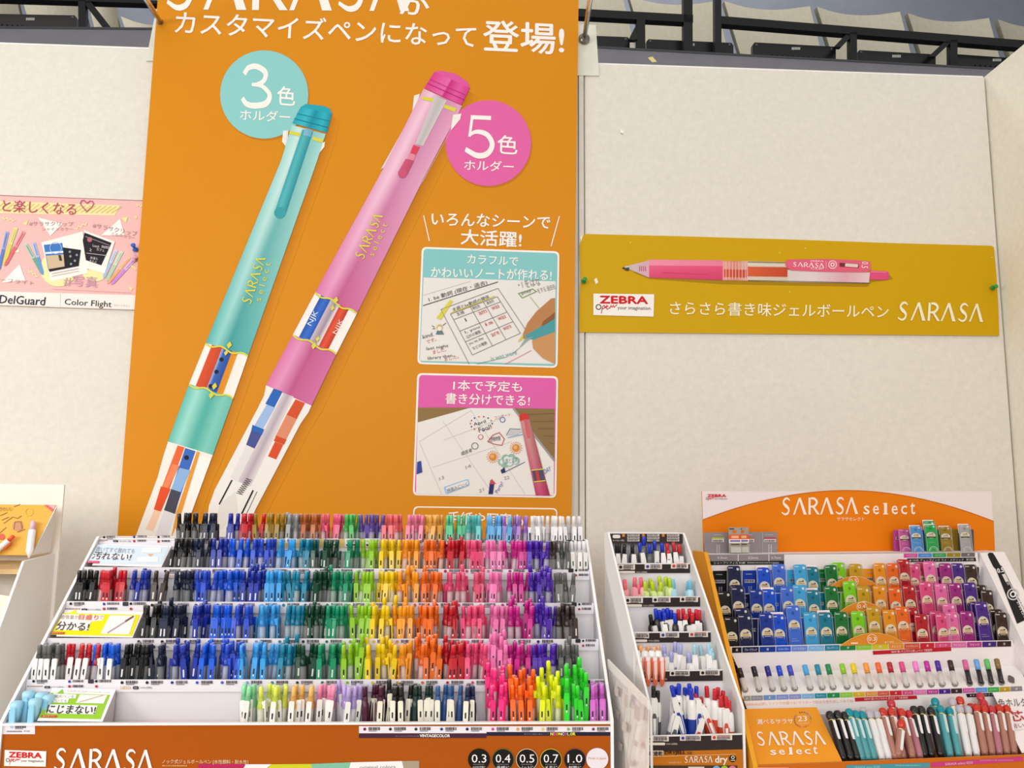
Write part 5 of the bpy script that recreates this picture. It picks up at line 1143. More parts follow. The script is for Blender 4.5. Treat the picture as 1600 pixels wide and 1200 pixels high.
for k, (lst, body, desc, tray) in enumerate(ROWD):
    per = {}
    for i, (x, y, c) in enumerate(lst):
        per.setdefault(c, []).append((x, y))
    dep = dn[k]-(dn[k-1] if k else nb)
    for c, pts in per.items():
        ym = sum(q[1] for q in pts)/len(pts); pts.sort()
        for i, (x, y) in enumerate(pts):
            low = y > ym+3
            off = .0175 if low or (k == 4 and y > 1085) else (.031 if i % 2 else .024)
            off = min(off, {0: .024, 2: .0240}.get(k, .04))
            if (x, y) == (1094, 1089): off = .036
            if k in (1, 3): off = .0172 if low else .029 if i % 2 else .021
            pl = Plane(DL[k].o-DL[k].n*off, RA); a = pl.at(x, y)
            w = 'only' if len(pts) == 1 else 'leftmost' if i == 0 else 'rightmost' if i == len(pts)-1 else ORD[i]+' from left'
            root = thing('quick_dry_pen', a, f'{w} {desc} pen with {CNM[c]} button, {tray} of the narrow rack', 'pen', f'wide-grip pens in the narrow rack')
            L_ = .1395; lean = R_.gauss(0, .07); rx = -R_.uniform(.0, .012)
            if k == 4 and (x, y) == (1060, 1097): lean = .42
            if k == 4 and (x, y) in ((1086, 1083), (1094, 1089)): lean = -.38
            if k == 4 and (x, y) == (1028, 1079): lean = .10
            if k == 4 and (x, y) == (1101, 1102): lean = .35
            ua = (a-DL[0].o).dot(UX); ua = min(max(ua, u0+.0098), u1-.0098); a = a+UX*(ua-(a-DL[0].o).dot(UX))
            sn = min(max(math.sin(lean), (ua-u1+.0096)/L_), (ua-u0-.0096)/L_); lean = math.asin(sn)
            front = (k == 3) or R_.random() < (.55 if k != 4 else .45)
            rz = RA+(R_.gauss(0, .2) if front else R_.choice((2.5, -2.5, 2.8, 3.1)))
            root.matrix_world = Matrix.Translation(a) @ Matrix.Rotation(rx, 4, 'X') @ Matrix.Rotation(lean, 4, 'Y') @ Matrix.Rotation(rz, 4, 'Z') @ Matrix.Translation((0, 0, -L_))
            bc = body or mixc(c, '#ffffff', .35); gc = GRIPC[c]
            cc = '#f2efec' if k != 1 else mixc(c, '#ffffff', .25); ic = {0: c, 2: c}.get(k, gc)
            if k == 4 and (x, y) == (1060, 1097): gc = '#7c7c7e'
            for nme, d in zip(('barrel', 'grip', 'clip', 'push_button'), dry_parts(bc, gc if k != 2 else '#2c2c30', c, cc, ic, gc if k == 4 else mixc(gc, '#ffffff', .4) if k == 3 else bc)): sub(nme, d, root)
# four pens whose coral clips hang over the fourth strip
m0 = None
for i, x in enumerate((999, 1011.5, 1022.5, 1033)):
    pl = Plane(DL[3].o+DL[3].n*.0065, RA); a, b = pl.at(x, 1027), pl.at(x+1.5, 1073); z = (a.z-b.z)
    root = thing('clip_on_pen', b, f'{("leftmost", "second", "third", "rightmost")[i]} pen with a coral clip hanging over the fourth price strip', 'pen', 'pens hung over the fourth price strip')
    m = MB(); f = []
    for t, w in ((0, .0014), (.12, .0032), (.45, .0045), (.85, .0052), (.96, .0046), (1, .0026)): f.append((w, z*t, -.0025*math.sin(t*math.pi)))
    q = [b+UX*w+Vector((0, 0, zz))+DL[3].n*-yy for w, zz, yy in f]+[b-UX*w+Vector((0, 0, zz))+DL[3].n*-yy for w, zz, yy in reversed(f)]
    for j in range(5):
        m.face([q[j], q[j+1], q[10-j], q[11-j]], '#ea6a48', PLASTIC, True); bk = -DL[3].n*.002
        m.face([q[11-j]+bk, q[10-j]+bk, q[j+1]+bk, q[j]+bk], '#ea6a48', PLASTIC); m.face([q[j], q[j]+bk, q[j+1]+bk, q[j+1]], '#ea6a48', PLASTIC); m.face([q[10-j], q[10-j]+bk, q[11-j]+bk, q[11-j]], '#ea6a48', PLASTIC)
    cl_ = m.build('clip', root)
    m = MB(); g = [b+UX*w*.5+Vector((0, 0, zz)) + DL[3].n*(.0032) for w, zz in ((.0020, z*.25), (.0046, z*.5), (.0054, z*.82), (.003, z*.9))]+[b-UX*w*.5+Vector((0, 0, zz))+DL[3].n*(.0032) for w, zz in ((.003, z*.9), (.0054, z*.82), (.0046, z*.5), (.0020, z*.25))]
    m.slab(g, -DL[3].n*.0006, '#f4d8cc', PLASTIC); e_ = m.build('emblem_plate', root); e_.parent = cl_
    m = MB(); T = Matrix.Translation(b-DL[3].n*.017+Vector((0, 0, z-.105))); m.lathe([(.0015, 0), (.0058, .02), (.0068, .05), (.0066, .095), (.0058, .108), (.004, .112)], 14, ['#ee6a44', '#ee6a44', '#f2eeea', '#f2eeea', '#f2eeea'], PLASTIC, T); m.build('barrel', root)
    m = MB(); m.hexa([q for q in [b+UX*s_*.003+Vector((0, 0, zz))-DL[3].n*d for d in (-.001, .016) for s_, zz in ((-1, z-.009), (1, z-.009), (1, z), (-1, z))]], '#f2eeea', PLASTIC); m.build('bridge', root)

# frosted sheet leaning between the two racks
a, b = Plane((0, -.52, EYE.z)).at(950, 1030), Plane((0, -.70, EYE.z)).at(1013, 1094)
m = MB(); c = Vector((b.x-.004, b.y, TZ)); d = Vector((a.x+.012, a.y, TZ)); nn = (b-a).cross(Vector((0, 0, 1))).normalized()
m.slab([d, c, b, a], nn*-.0015, '#f2ece8e8', CLEAR)
m.slab([a-Vector((0, 0, .012)), b-Vector((0, 0, .012)), b, a], nn*.0012, '#f6f0ec', PAPER)
root = thing('price_sheet_holder', (c+d)/2, 'frosted white sheet holder leaning between the wide and narrow racks', 'holder')
m.build('sheet', root)
pl = plane3(d, c, a); m = MB(); p = Print(m, pl.off(.0012) if pl.n.dot(EYE-a) > 0 else pl.off(-.0012), PAPER)
for x0, y0, x1, y1 in ((958, 1058, 957, 1200), (972, 1070, 968, 1200), (988, 1086, 979, 1200)): p.line([(x0, y0), (x1, y1)], .7, '#c9bfbc', 1)
for x, y, w, h in ((961, 1071, 6, 14), (976, 1082, 6, 20), (992, 1098, 9, 24), (973, 1126, 7, 14), (962, 1107, 6, 12), (992, 1155, 5, 9), (985, 1185, 5, 10), (967, 1158, 6, 12)): p.poly([(x, y), (x+w, y+w*.9), (x+w-1, y+h+w*.7), (x-1, y+h)], '#d9cfca', 1)
m.build('printed_grid', root)

# ------------------------------------------------------------------ neighbouring display at the left edge
LB = Plane((0, -.30, EYE.z))
root = thing('white_display_stand', (LB.at(60, 1000).x, -.42, TZ), 'white stand at the left edge holding an orange sample card', 'stand')
xr = LB.at(102, 760).x
m = MB(); zt = LB.at(50, 757).z; m.box((xr-.45, -.304, TZ), (xr, -.300, zt), '#f1ece4', PAPER); m.build('back_panel', root)
SP = LB.at(92, 864).x-.004
m = MB(); side = lambda px, py: (lambda d: EYE+d*((SP-EYE.x)/d.x))(raydir(px, py))
q = [side(92, 864), side(38, 877), side(5, 968), side(-30, 1060), Vector((SP, -.62, TZ)), Vector((SP, -.305, TZ))]
q[0].y = -.3045
m.slab(list(reversed(q)), Vector((-.004, 0, 0)), '#e9e6e0', PAPER, '#fbf8f2'); m.build('side_panel', root)
m = MB(); OC = Plane((0, -.335, EYE.z), 0, math.radians(14)); c = [OC.at(*t) for t in ((-120, 866), (48, 867.5), (88, 789), (-120, 787))]
m.slab(c, -OC.n*.0015, '#e8b04a', PAPER, '#f2d49a')
p = Print(m, OC, PAPER); IK = '#8a6a3a'
p.poly([(69, 789), (87, 790), (82, 800)], '#e0606a', 1); p.poly([(76, 790), (87, 790), (85, 796)], '#e8b0c0', 2)
for pts in ([(0, 806), (12, 801)], [(3, 813), (14, 808)], [(6, 818), (20, 808), (28, 810), (34, 806)], [(22, 792), (32, 788)], [(0, 833), (10, 824)], [(27, 832), (40, 827)]): p.line(pts, 1, IK, 2)
p.ring(46, 800, 6, 1, '#d8c030', 2, 14); p.disc(28, 822, 8, '#c8906a', 2, 16); p.line([(22, 828), (24, 816), (33, 815), (35, 827)], 1, '#a06848', 3); p.disc(3, 839, 5, '#d8604a', 2, 14)
p.text('かわいい', (0, 792), (20, 792), (0, 799), IK, 2)
m.build('sample_card', root)
m = MB(); w0, w1, w2 = OC.at(88, 789)+Vector((.004, -.004, 0)), OC.at(50, 868), LB.at(91, 862)+Vector((-.008, -.012, 0))
m.slab([w1, w2, w0], Vector((-.0015, .001, 0)), '#e6e1da', PAPER, '#f8f4ee'); m.build('side_flap', root)
m = MB(); m.slab([side(38, 878)+Vector((-.006, 0, -.012)), side(92, 864)+Vector((-.006, .0, -.012)), Vector((SP-.4, -.306, side(92, 864).z-.012)), Vector((SP-.4, side(38, 878).y, side(38, 878).z-.012))], Vector((0, 0, -.008)), '#c9a878', WOOD); m.build('shelf', root)
a0, a1 = OC.off(.006).at(-6, 868), OC.off(.006).at(22, 838)
def sample_pen(A, B, r, c1, c2, label):
    root = thing('sample_pen', B, label, 'pen', 'sample pens on the orange card')
    d = (A-B); T = Matrix.Translation(B) @ d.to_track_quat('Z', 'Y').to_matrix().to_4x4(); n = d.length
    m = MB(); m.lathe([(.001, 0), (r, .012), (r, n*.72), (r*.9, n*.76)], 12, c1, PLASTIC, T); m.build('barrel', root)
    m = MB(); m.lathe([(r*.7, n*.765), (r*.7, n*.98), (r*.4, n)], 10, c2, PLASTIC, T); m.build('push_button', root)
    m = MB(); q_ = [T @ Vector((x, -r-.002, z)) for x, z in ((-.003, n*.45), (.003, n*.45), (.003, n*.75), (-.003, n*.75))]; m.slab(q_, (T.to_3x3() @ Vector((0, .002, 0))), c2, PLASTIC); m.build('clip', root)
O2 = OC.off(.008)
sample_pen(O2.at(22, 837), O2.at(-14, 868), .005, '#f4eee8', '#e8542a', 'white sample pen with orange-red button lying across the orange card')
sample_pen(O2.at(52, 814), O2.at(45, 872), .006, '#f6f2f4', '#e8c0dc', 'white sample pen with pale pink top upright on the orange card')
m = MB(); s1 = [Vector((SP-.30, -.54, TZ+.02)), Vector((SP-.008, -.55, TZ+.02)), side(30, 905)+Vector((-.008, .01, -.03)), Vector((SP-.30, -.36, side(92, 864).z-.03))]
m.slab(s1, Vector((0, 0, -.002)), '#f4ead0', PAPER); o_ = m.build('memo_sheet', None); tag(o_, 'cream paper sheet lying in the white stand below the orange card', 'paper')
# ------------------------------------------------------------------ refill stand at the right
SA = math.radians(6.0)
SO = EYE + raydir(1323, 784)*1.60
def sp(n): q = Plane(SO, SA, 0, math.radians(.6)); q.o = SO+q.n*n; return q
S0 = sp(0); SU, SN, SV = S0.u, S0.n, S0.v
ST = thing('refill_stand', (sp(.17).at(1360, 1000).x, sp(.17).at(1360, 1000).y, TZ), 'orange and white counter stand with colour-sorted refills and a curved header', 'stand')
def drop(q): return Vector((q.x, q.y, TZ))
OG = '#e57c0e'; WH = '#ece4e4'
def ipol(a, b, t): return (a[0]+(b[0]-a[0])*t, a[1]+(b[1]-a[1])*t)
# header
m = MB(); m.slab([S0.at(*q) for q in ((1101, 905), (1556, 900), (1549, 767.5), (1097, 767.5))], SN*-.004, '#e9dcdc', CARD, '#e2a860')
p = Print(m, S0, CARD)
arc = [(1097.5+i*(1552.5-1097.5)/36, 766.2+47.5*abs((1097.5+i*(1552.5-1097.5)/36-1322)/228)**1.9) for i in range(37)]
p.poly([(1101, 904)]+arc+[(1556, 899)], OG, 1)
p.line(arc, 1.2, '#c46a10', 2)
zebra_ = zebra
def zb(*a, **k):
    zebra_(*a, **k)
zb((1101, 771), (1138, 771), (1138, 784), (1101, 784), False, 2)
p.sarasa((1220, 778), (1340, 777), (1220, 804.5), '#f6e6d8', 2)
for j, ch in enumerate('select'): 
    x = 1349+j*14.6+(3 if ch == 'l' else 0); tall = ch in 'lt'; p.text(ch, (x, 790 if not tall else 786), (x+(9 if ch not in 'lt' else 4 if ch == 'l' else 7), 790 if not tall else 786), (x, 803.5), '#f6e6d8', 2, .02)
    if ch == 'l': p.line([(x-2, 803), (x+6, 803)], 1.4, '#f6e6d8', 2); p.line([(x-2, 787), (x+2, 786.5)], 1.4, '#f6e6d8', 2)
p.text('サラサセレクト', (1307, 808), (1350, 808), (1307, 813.5), '#f6e6d8', 2)
m.build('header_board', ST)
# side panels
def sidepanel(A, B, th, col, edge, name):
    m = MB(); a, b = sp(.05).at(*A), sp(.335).at(*B); bk = a-SN*.056
    q = [bk, a, b, drop(b), drop(bk)]
    if th > 0: q.reverse()
    m.slab(q if th < 0 else q, SU*th, col, CARD, edge); m.build(name, ST)
sidepanel((1106, 863), (1184, 1196), -.007, '#df861a', '#eda52c', 'side_panel')  # yellower edge colour has the light on the front edge painted in
# broad right cheek with a printed pen on its sloping face
q1, q2, q3 = sp(.05).at(1531, 864), sp(.05).at(1569, 862), sp(.25).at(1634, 1079)
CK = plane3(q1, q2, q1+(q1-q3)); 
f1, f2 = sp(.33).at(1640, 1176), sp(.33).at(1704, 1172)
r1 = q1-SN*.054; r2 = q2-SN*.054
m = MB(); w_ = (q2-q1).length; uq = (q2-q1).normalized(); e3 = q1+(q3-q1)*1.55; e3b = e3+uq*w_
tz = lambda q: drop(q)
for pts, c in (([q1, e3, e3b, q2], WH), ([r1, q1, q2, r2], WH), ([q1, r1, tz(r1), tz(e3), e3], WH), ([r2, q2, e3b, tz(e3b), tz(r2)], '#e29a3c'), ([e3, tz(e3), tz(e3b), e3b], OG)): m.face(pts, c, CARD)
p = Print(m, CK, CARD)
bd = [(1543, 866), (1546, 863.5), (1551, 864), (1554, 868), (1562, 882), (1564, 885), (1604, 968), (1589, 975), (1556, 890), (1552, 886), (1545, 872)]
p.poly(bd, '#232122', 1); p.line([(1564, 884), (1607, 966)], 1.2, '#8a8688', 2)
p.text('0.5', (1557, 889), (1566.5, 887), (1559, 896), '#ece8e8', 2, .03)
p.poly([(1565, 898), (1570, 897), (1576, 909), (1571, 910)], '#d9d4cc', 2); p.poly([(1572, 911), (1576, 910), (1578, 914), (1574, 915)], '#8f8c8c', 2)
p.ring(1582.5, 929, 8.5, 2, '#c9c5c5', 2, 18); p.ring(1582.5, 929, 4, 2, '#ece8e8', 2, 14)
p.sarasa((1596, 938), (1607, 962), (1588, 941), '#ece8e8', 2)
m.build('side_cheek', ST)
m = MB(); m.slab([drop(S0.at(1101, 900)), drop(S0.at(1556, 900)), S0.at(1556, 899), S0.at(1101, 904)], SN*-.003, WH, CARD); m.build('back_panel', ST)

# colours of the line, from black to brown
CL = ['#1b1b1c', '#1d2450', '#1b3c9e', '#1759da', '#4a78de', '#4ab2e6', '#17859f', '#1c7c3c', '#88d81f', '#d2a41c', '#f09c1c', '#f2711c', '#c2202c', '#e6538a', '#ee74b2', '#ac2c8c', '#542e92', '#432e28']
CN = ['black', 'navy', 'dark blue', 'cobalt', 'pale blue', 'sky blue', 'teal', 'green', 'lime', 'gold', 'amber', 'orange', 'red', 'rose', 'pink', 'magenta', 'violet', 'brown']
# upper shelf front
m = MB(); P55 = sp(.052); 
m.slab([P55.at(*q) for q in ((1111, 893), (1530, 888), (1527, 862), (1106, 866.5))], SN*-.0015, WH, CARD)
m.slab([P55.at(1106, 866.5), P55.at(1527, 862), P55.at(1527, 862)-SN*.05, P55.at(1106, 866.5)-SN*.05], Vector((0, 0, -.0015)), WH, CARD)
p = Print(m, P55, CARD)
p.poly([(1107, 867), (1225, 866), (1225, 876), (1108, 877)], '#8d8486', 1)
for x, t in ((1121, '0.3mm'), (1169, '0.5mm'), (1205, '0.7mm')): p.text(t, (x, 869.5), (x+15, 869.3), (x, 873.5), '#e8e2e2', 2)
for x in (1152.5, 1200.5): p.rect(x, 866, x+1, 877, '#f0eaea', 2)
p.poly([(1108, 877), (1225, 876), (1225, 882), (1109, 883)], '#262224', 1); p.text('シャープリフィル ¥180', (1115, 878), (1164, 877.6), (1115, 881.5), '#e8e4e4', 2); p.code(1167, 878.4, 50, 2.6, '#aaa4a4', 2, False)
for j, (c, t) in enumerate((('#cc4e9c', 'シャインピンク'), ('#4a8ad8', 'シャインブルー'), ('#2e9a4c', 'シャイングリーン'), ('#98801e', '金'), ('#6e6468', '銀'))):
    x = 1412+j*22.4; p.poly([(x, 865-j*.3), (x+21.4, 864.7-j*.3), (x+21.4, 871-j*.3), (x, 871.3-j*.3)], c, 1); wt = 14 if len(t) > 2 else 3; p.text(t, (x+11-wt/2, 866.5-j*.3), (x+11+wt/2, 866.4-j*.3), (x+11-wt/2, 869.5-j*.3), '#eadfe6', 2)
p.poly([(1417, 872.5), (1524, 871), (1525, 877), (1417, 878.5)], '#241f22', 1); p.text('★130色 ディープインク ラメ・メタリック', (1420, 873.6), (1505, 872.6), (1420, 877.4), '#d8d2d4', 2); p.text('¥100', (1509, 872.6), (1521, 872.4), (1509, 876), '#d8d2d4', 2)
m.build('upper_shelf', ST)
# grey price board and colour tabs on the upper shelf
m = MB(); P30 = sp(.016)
m.slab([P30.at(*q) for q in ((1102, 868), (1215, 867), (1214.5, 831), (1099, 832))], SN*-.0015, '#8f8688', CARD, '#b8b0b0')
p = Print(m, P30, CARD)
for x, c in ((1112, '#b8b83a'), (1159, '#c86a4a'), (1193, '#b83a48')):
    p.rect(x, 842, x+19, 847, '#d8d2d2', 2); p.code(x+1, 843.5, 17, 4, '#6a6062', 3, False); p.rect(x, 839.8, x+19, 842, c, 3); p.code(x+2, 835, 14, 1.5, '#c8c2c2', 2, False)
    for k in range(7): p.rect(x+7, 851+k*2.2, x+9, 852.4+k*2.2, '#c8c2c2', 2); p.rect(x+10.5, 851+k*2.2, x+12.5, 852.4+k*2.2, '#c8c2c2', 2)
p.rect(1190.5, 832, 1191.2, 866, '#b8b0b0', 2)
m.build('price_board', ST)
m = MB(); m.slab([P30.at(*q) for q in ((1397, 866), (1522, 864), (1521, 827), (1396, 828))], SN*-.0015, '#b8469c', CARD)
p = Print(m, P30, CARD)
for j, c in enumerate(('#c04e9e', '#2f6ac0', '#1f8a44', '#8a741c', '#5a5054')): p.poly([(1396+j*25, 828-j*.2), (1421+j*25, 827.8-j*.2), (1422+j*25, 866), (1397+j*25, 866)], c, 1); p.rect(1399+j*25, 839, 1412+j*25, 843, '#d8c8d2', 2); p.code(1400+j*25, 839.4, 11, 4, '#4a3a44', 3, False)
m.build('colour_board', ST)
# three colour-coded steps
def strip_of(pl, xs, yl, yr, h, name, marks=True, n=.0):
    m = MB(); xa, xb = xs[0], xs[-1]; yy = lambda x: yl+(yr-yl)*(x-xa)/(xb-xa)
    m.slab([pl.at(xa-2, yy(xa)+h), pl.at(xb+2, yy(xb)+h), pl.at(xb+2, yy(xb)-1), pl.at(xa-2, yy(xa)-1)], SN*-.0012, WH, CARD)
    p = Print(m, pl, CARD)
    for j in range(len(xs)-1):
        x0, x1 = xs[j]+.6, xs[j+1]-.6; p.poly([(x0, yy(x0)), (x1, yy(x1)), (x1, yy(x1)+h-.8), (x0, yy(x0)+h-.8)], CL[j], 1)
        if marks:
            p.rect(x0+3, yy(x0)+14, x1-3, yy(x0)+19, '#d0ccd8', 2); p.code(x0+3.5, yy(x0)+14.4, x1-x0-7, 5, '#2c2a38', 3, False); p.code(x0+5, yy(x0)+5, x1-x0-11, 1.6, '#b8b4c8', 2, False)
            for k in range(6): p.rect(x0+9, yy(x0)+25+k*2.4, x0+11, yy(x0)+26.4+k*2.4, '#a8a4b8', 2); p.rect(x0+12.5, yy(x0)+25+k*2.4, x0+14.5, yy(x0)+26.4+k*2.4, '#a8a4b8', 2)
    m.build(name, ST); return p
lins = lambda a, b, n=18: [a+(b-a)*i/n for i in range(n+1)]
TN = [.070, .107, .144]
strip_of(sp(TN[0]-.012), lins(1113, 1530), 892, 886, 55, 'colour_wall')
strip_of(sp(TN[1]-.012), lins(1125, 1549), 929, 922, 60, 'colour_wall')
strip_of(sp(TN[2]-.012), lins(1136, 1571), 968, 960, 55, 'colour_wall')
TR = sp(.168)
bx = [1143, 1159, 1186, 1212, 1236, 1262, 1288, 1312, 1337, 1362, 1388, 1412, 1437, 1460, 1486, 1510, 1534, 1557, 1580]
yl_ = lambda x: 1011.5+(1001.5-1011.5)*(x-1143)/437
m = MB(); m.slab([TR.at(*q) for q in ((1158, 1054), (1592, 1042), (1582, 1000.5), (1138, 1010.5))], SN*-.002, WH, CARD)
p = Print(m, TR, CARD)
NMJ = ['黒', 'ブルーブラック', '青', 'コバルトブルー', 'ペールブルー', 'ライトブルー', 'ブルーグリーン', '緑', 'ライトグリーン', '黄', 'オレンジ', 'レッドオレンジ', '赤', 'ピンク', 'ライトピンク', 'マゼンタ', '紫', '茶']
SC_ = ['#171718', '#1c2348', '#1b3a94', '#2158c4', '#6a86d2', '#74aede', '#1f7f9c', '#1f8040', '#86c42c', '#c9b82a', '#d98a26', '#c8502c', '#c22430', '#d04a78', '#d66aa2', '#b03a86', '#40286e', '#3a2624']
for j in range(18):
    x0, x1 = bx[j]+.6, bx[j+1]-.5; p.poly([(x0, yl_(x0)), (x1, yl_(x1)), (x1, yl_(x1)+8.6), (x0, yl_(x0)+8.6)], SC_[j], 1)
    wt = min((x1-x0)*.75, len(NMJ[j])*3.6); cx = (x0+x1)/2; p.text(NMJ[j], (cx-wt/2, yl_(cx)+2.4), (cx+wt/2, yl_(cx)+2.2), (cx-wt/2, yl_(cx)+6.2), '#e2dfe8', 2)
p.poly([(1363, 1017), (1486, 1011), (1486, 1017), (1364, 1023)], '#b8202c', 1); p.text('NEW! 描いたさきから楽しいペン で新発売!', (1392, 1016.6), (1456, 1013.4), (1392.3, 1020.4), '#f0dfe0', 2)
# half-round size signs printed on the step fronts
def arch(pl, x0, x1, yb0, yb1, yp, t, ty, name):
    n = 16; pts = [(x0+(x1-x0)*i/n, (yb0+(yb1-yb0)*i/n)-((yb0+yb1)/2-yp)*(1-(abs(i/n*2-1))**2.0)) for i in range(n+1)]
    m = MB(); m.slab([pl.at(*q) for q in reversed(pts)], SN*-.001, '#d8862a', CARD, '#eab87a'); p2 = Print(m, pl, CARD); cx = (x0+x1)/2
    p2.line(pts, .7, '#eab87a', 1); p2.ring(cx, ty, 7.5, .9, '#f2dcc0', 2, 20); p2.text(t, (cx-5.8, ty-3.4), (cx+5.8, ty-3.6), (cx-5.8, ty+2.6), '#f6ecdc', 2, .02)
    if t == '0.3': p2.rect(1329, 1003.6, 1340, 1006, '#f0d8b8', 2); p2.text('¥100', (1381, 1002), (1396, 1001.4), (1381, 1005), '#f0d8b8', 2)
    m.build(name, ST)
m.build('step_front', ST)
arch(sp(.1695), 1312, 1412, 1009.6, 1004.5, 989, '0.3', 998.5, 'size_sign')
arch(sp(.134), 1306, 1386, 962, 958, 940.5, '0.4', 948, 'size_sign')
arch(sp(.098), 1296, 1370, 918, 914, 900.5, '0.5', 908, 'size_sign')
# tester ledge
LA, LB_, LC, LD = TR.at(1158, 1052), TR.at(1592, 1041), sp(.226).at(1606, 1071.5), sp(.226).at(1159, 1087)
m = MB(); m.slab([LD, LC, LB_, LA], Vector((0, 0, -.002)), '#f3eeec', CARD)
LG = plane3(LD, LC, LA); p = Print(m, LG, CARD)
TX = [1155, 1177, 1198, 1216, 1233, 1257, 1276, 1293, 1315, 1332, 1352, 1371, 1389, 1408, 1429, 1447, 1464, 1484, 1507, 1525, 1541, 1557, 1580]
def base_of(x): f = (x-1155)/425; return (x+9-f*1, 1078-f*12)
for x in TX:
    bx_, by_ = base_of(x) if x < 1580 else (1580, 1062); p.disc(bx_, by_, 5.2, '#8b8282' if x < 1580 else '#7a6b6b', 1, 14, 5.0)
    if x == 1580: p.poly([(1575, 1056), (1579, 1056), (1585, 1063), (1585, 1068), (1581, 1068), (1575, 1060)], '#6b5a5c', 2)
m.build('tester_ledge', ST)
m = MB(); TF = sp(.2265)
m.slab([TF.at(*q) for q in ((1172, 1120), (1622, 1104), (1607, 1070.5), (1159, 1086.5))], SN*-.0015, '#f3eeee', CARD)
p = Print(m, TF, CARD)
tx = [1161, 1172.5, 1192, 1212, 1232, 1252, 1272, 1291.5, 1312, 1332, 1351, 1370, 1389.5, 1409, 1427.5, 1447, 1466, 1485, 1503, 1523, 1542.5, 1561, 1578, 1597]
ty_ = lambda x: 1087.5-(x-1160)*15.5/437
TC = ['#8a9a92', '#8a92a4', '#6a92cc', '#7a94d8', '#8498d4', '#7ab4e2', '#1f8fae', '#1f9050', '#8fd036', '#d8b41e', '#e09a36', '#d65a3c', '#cc2a34', '#d64e84', '#e07ab4', '#bc3c9a', '#4e2a92', '#402c2c', '#d060ac', '#5a9ae0', '#3aa84e', '#b89a1c', '#8a8486']
TN_ = NMJ+['シャインピンク', 'シャインブルー', 'シャイングリーン', '金', '銀']
for j in range(23):
    x0, x1 = tx[j]+.5, tx[j+1]-.5; p.poly([(x0, ty_(x0)), (x1, ty_(x1)), (x1+.5, ty_(x1)+7.6), (x0+.5, ty_(x0)+7.6)], TC[j], 1); cx = (x0+x1)/2; wt = min((x1-x0)*.72, len(TN_[j])*3.2)
    p.text(TN_[j], (cx-wt/2, ty_(cx)+2.2), (cx+wt/2, ty_(cx)+2), (cx-wt/2, ty_(cx)+5.6), '#f2eef2', 2)
p.text('SARASAは試してインクが選べる! マスターで好きな色を試してみてね!', (1164, 1098), (1333, 1092), (1164.5, 1103), '#e0a890', 2)
p.poly([(1335, 1090), (1432, 1086.5), (1433, 1092), (1336, 1096)], '#c4222e', 1); p.text('NEW! 描いたさきから 新カラー で新発売!', (1350, 1090.4), (1418, 1088), (1350, 1094), '#f2e2e2', 2)
p.poly([(1509, 1084), (1606, 1080), (1607, 1085.5), (1511, 1089.5)], '#1f1b1d', 1); p.text('★★★ 描いたさきから楽しいインク ★★★', (1514, 1084.6), (1602, 1081), (1514.3, 1088), '#d0c8ca', 2)
m.build('tester_front', ST)
# front tray
FL = sp(.335); za_ = lambda x: 1193-(x-1183)*14/414
fa, fb = FL.at(1184, 1196), FL.at(1712, 1175)
m = MB(); m.slab([drop(fa), drop(fb), fb, fa], SN*-.003, '#c8691a', CARD, '#d98a3c')
p = Print(m, FL, CARD)
p.poly([(1322, 1195.5), (1452, 1191.5), (1452.5, 1199), (1322, 1203)], '#4a98a4', 1); p.text('SARASA select ¥100', (1335, 1197), (1374, 1195.8), (1335, 1201), '#a8d4d8', 2); p.code(1398, 1194.6, 40, 3, '#8ac0c8', 2, False)
p.poly([(1455, 1191.4), (1597, 1182), (1598, 1189), (1455, 1198.6)], '#c8407c', 1); p.text('SARASA select ¥250', (1476, 1191.6), (1519, 1189), (1476.4, 1195.6), '#ecc0d4', 2); p.code(1530, 1186.4, 52, 3.4, '#d878a4', 2, False)
p.rect(1182, 1199, 1232, 1230, '#f0a878', 1)
m.build('front_panel', ST)
FZ = min(fa.z, fb.z)-.02
m = MB(); a, b = sp(.228).at(1170, 1120), sp(.228).at(1624, 1104)
fl = lambda q: Vector((q.x, q.y, FZ))
m.slab([fl(fa-SN*.003), fl(fb-SN*.003), fl(b), fl(a)], Vector((0, 0, -.003)), '#a8561a', CARD); m.build('tray_floor', ST)
m = MB(); m.slab([fl(a), fl(b), b+Vector((0, 0, .0)), a], SN*-.002, '#d8d0d0', CARD); m.build('tray_back', ST)
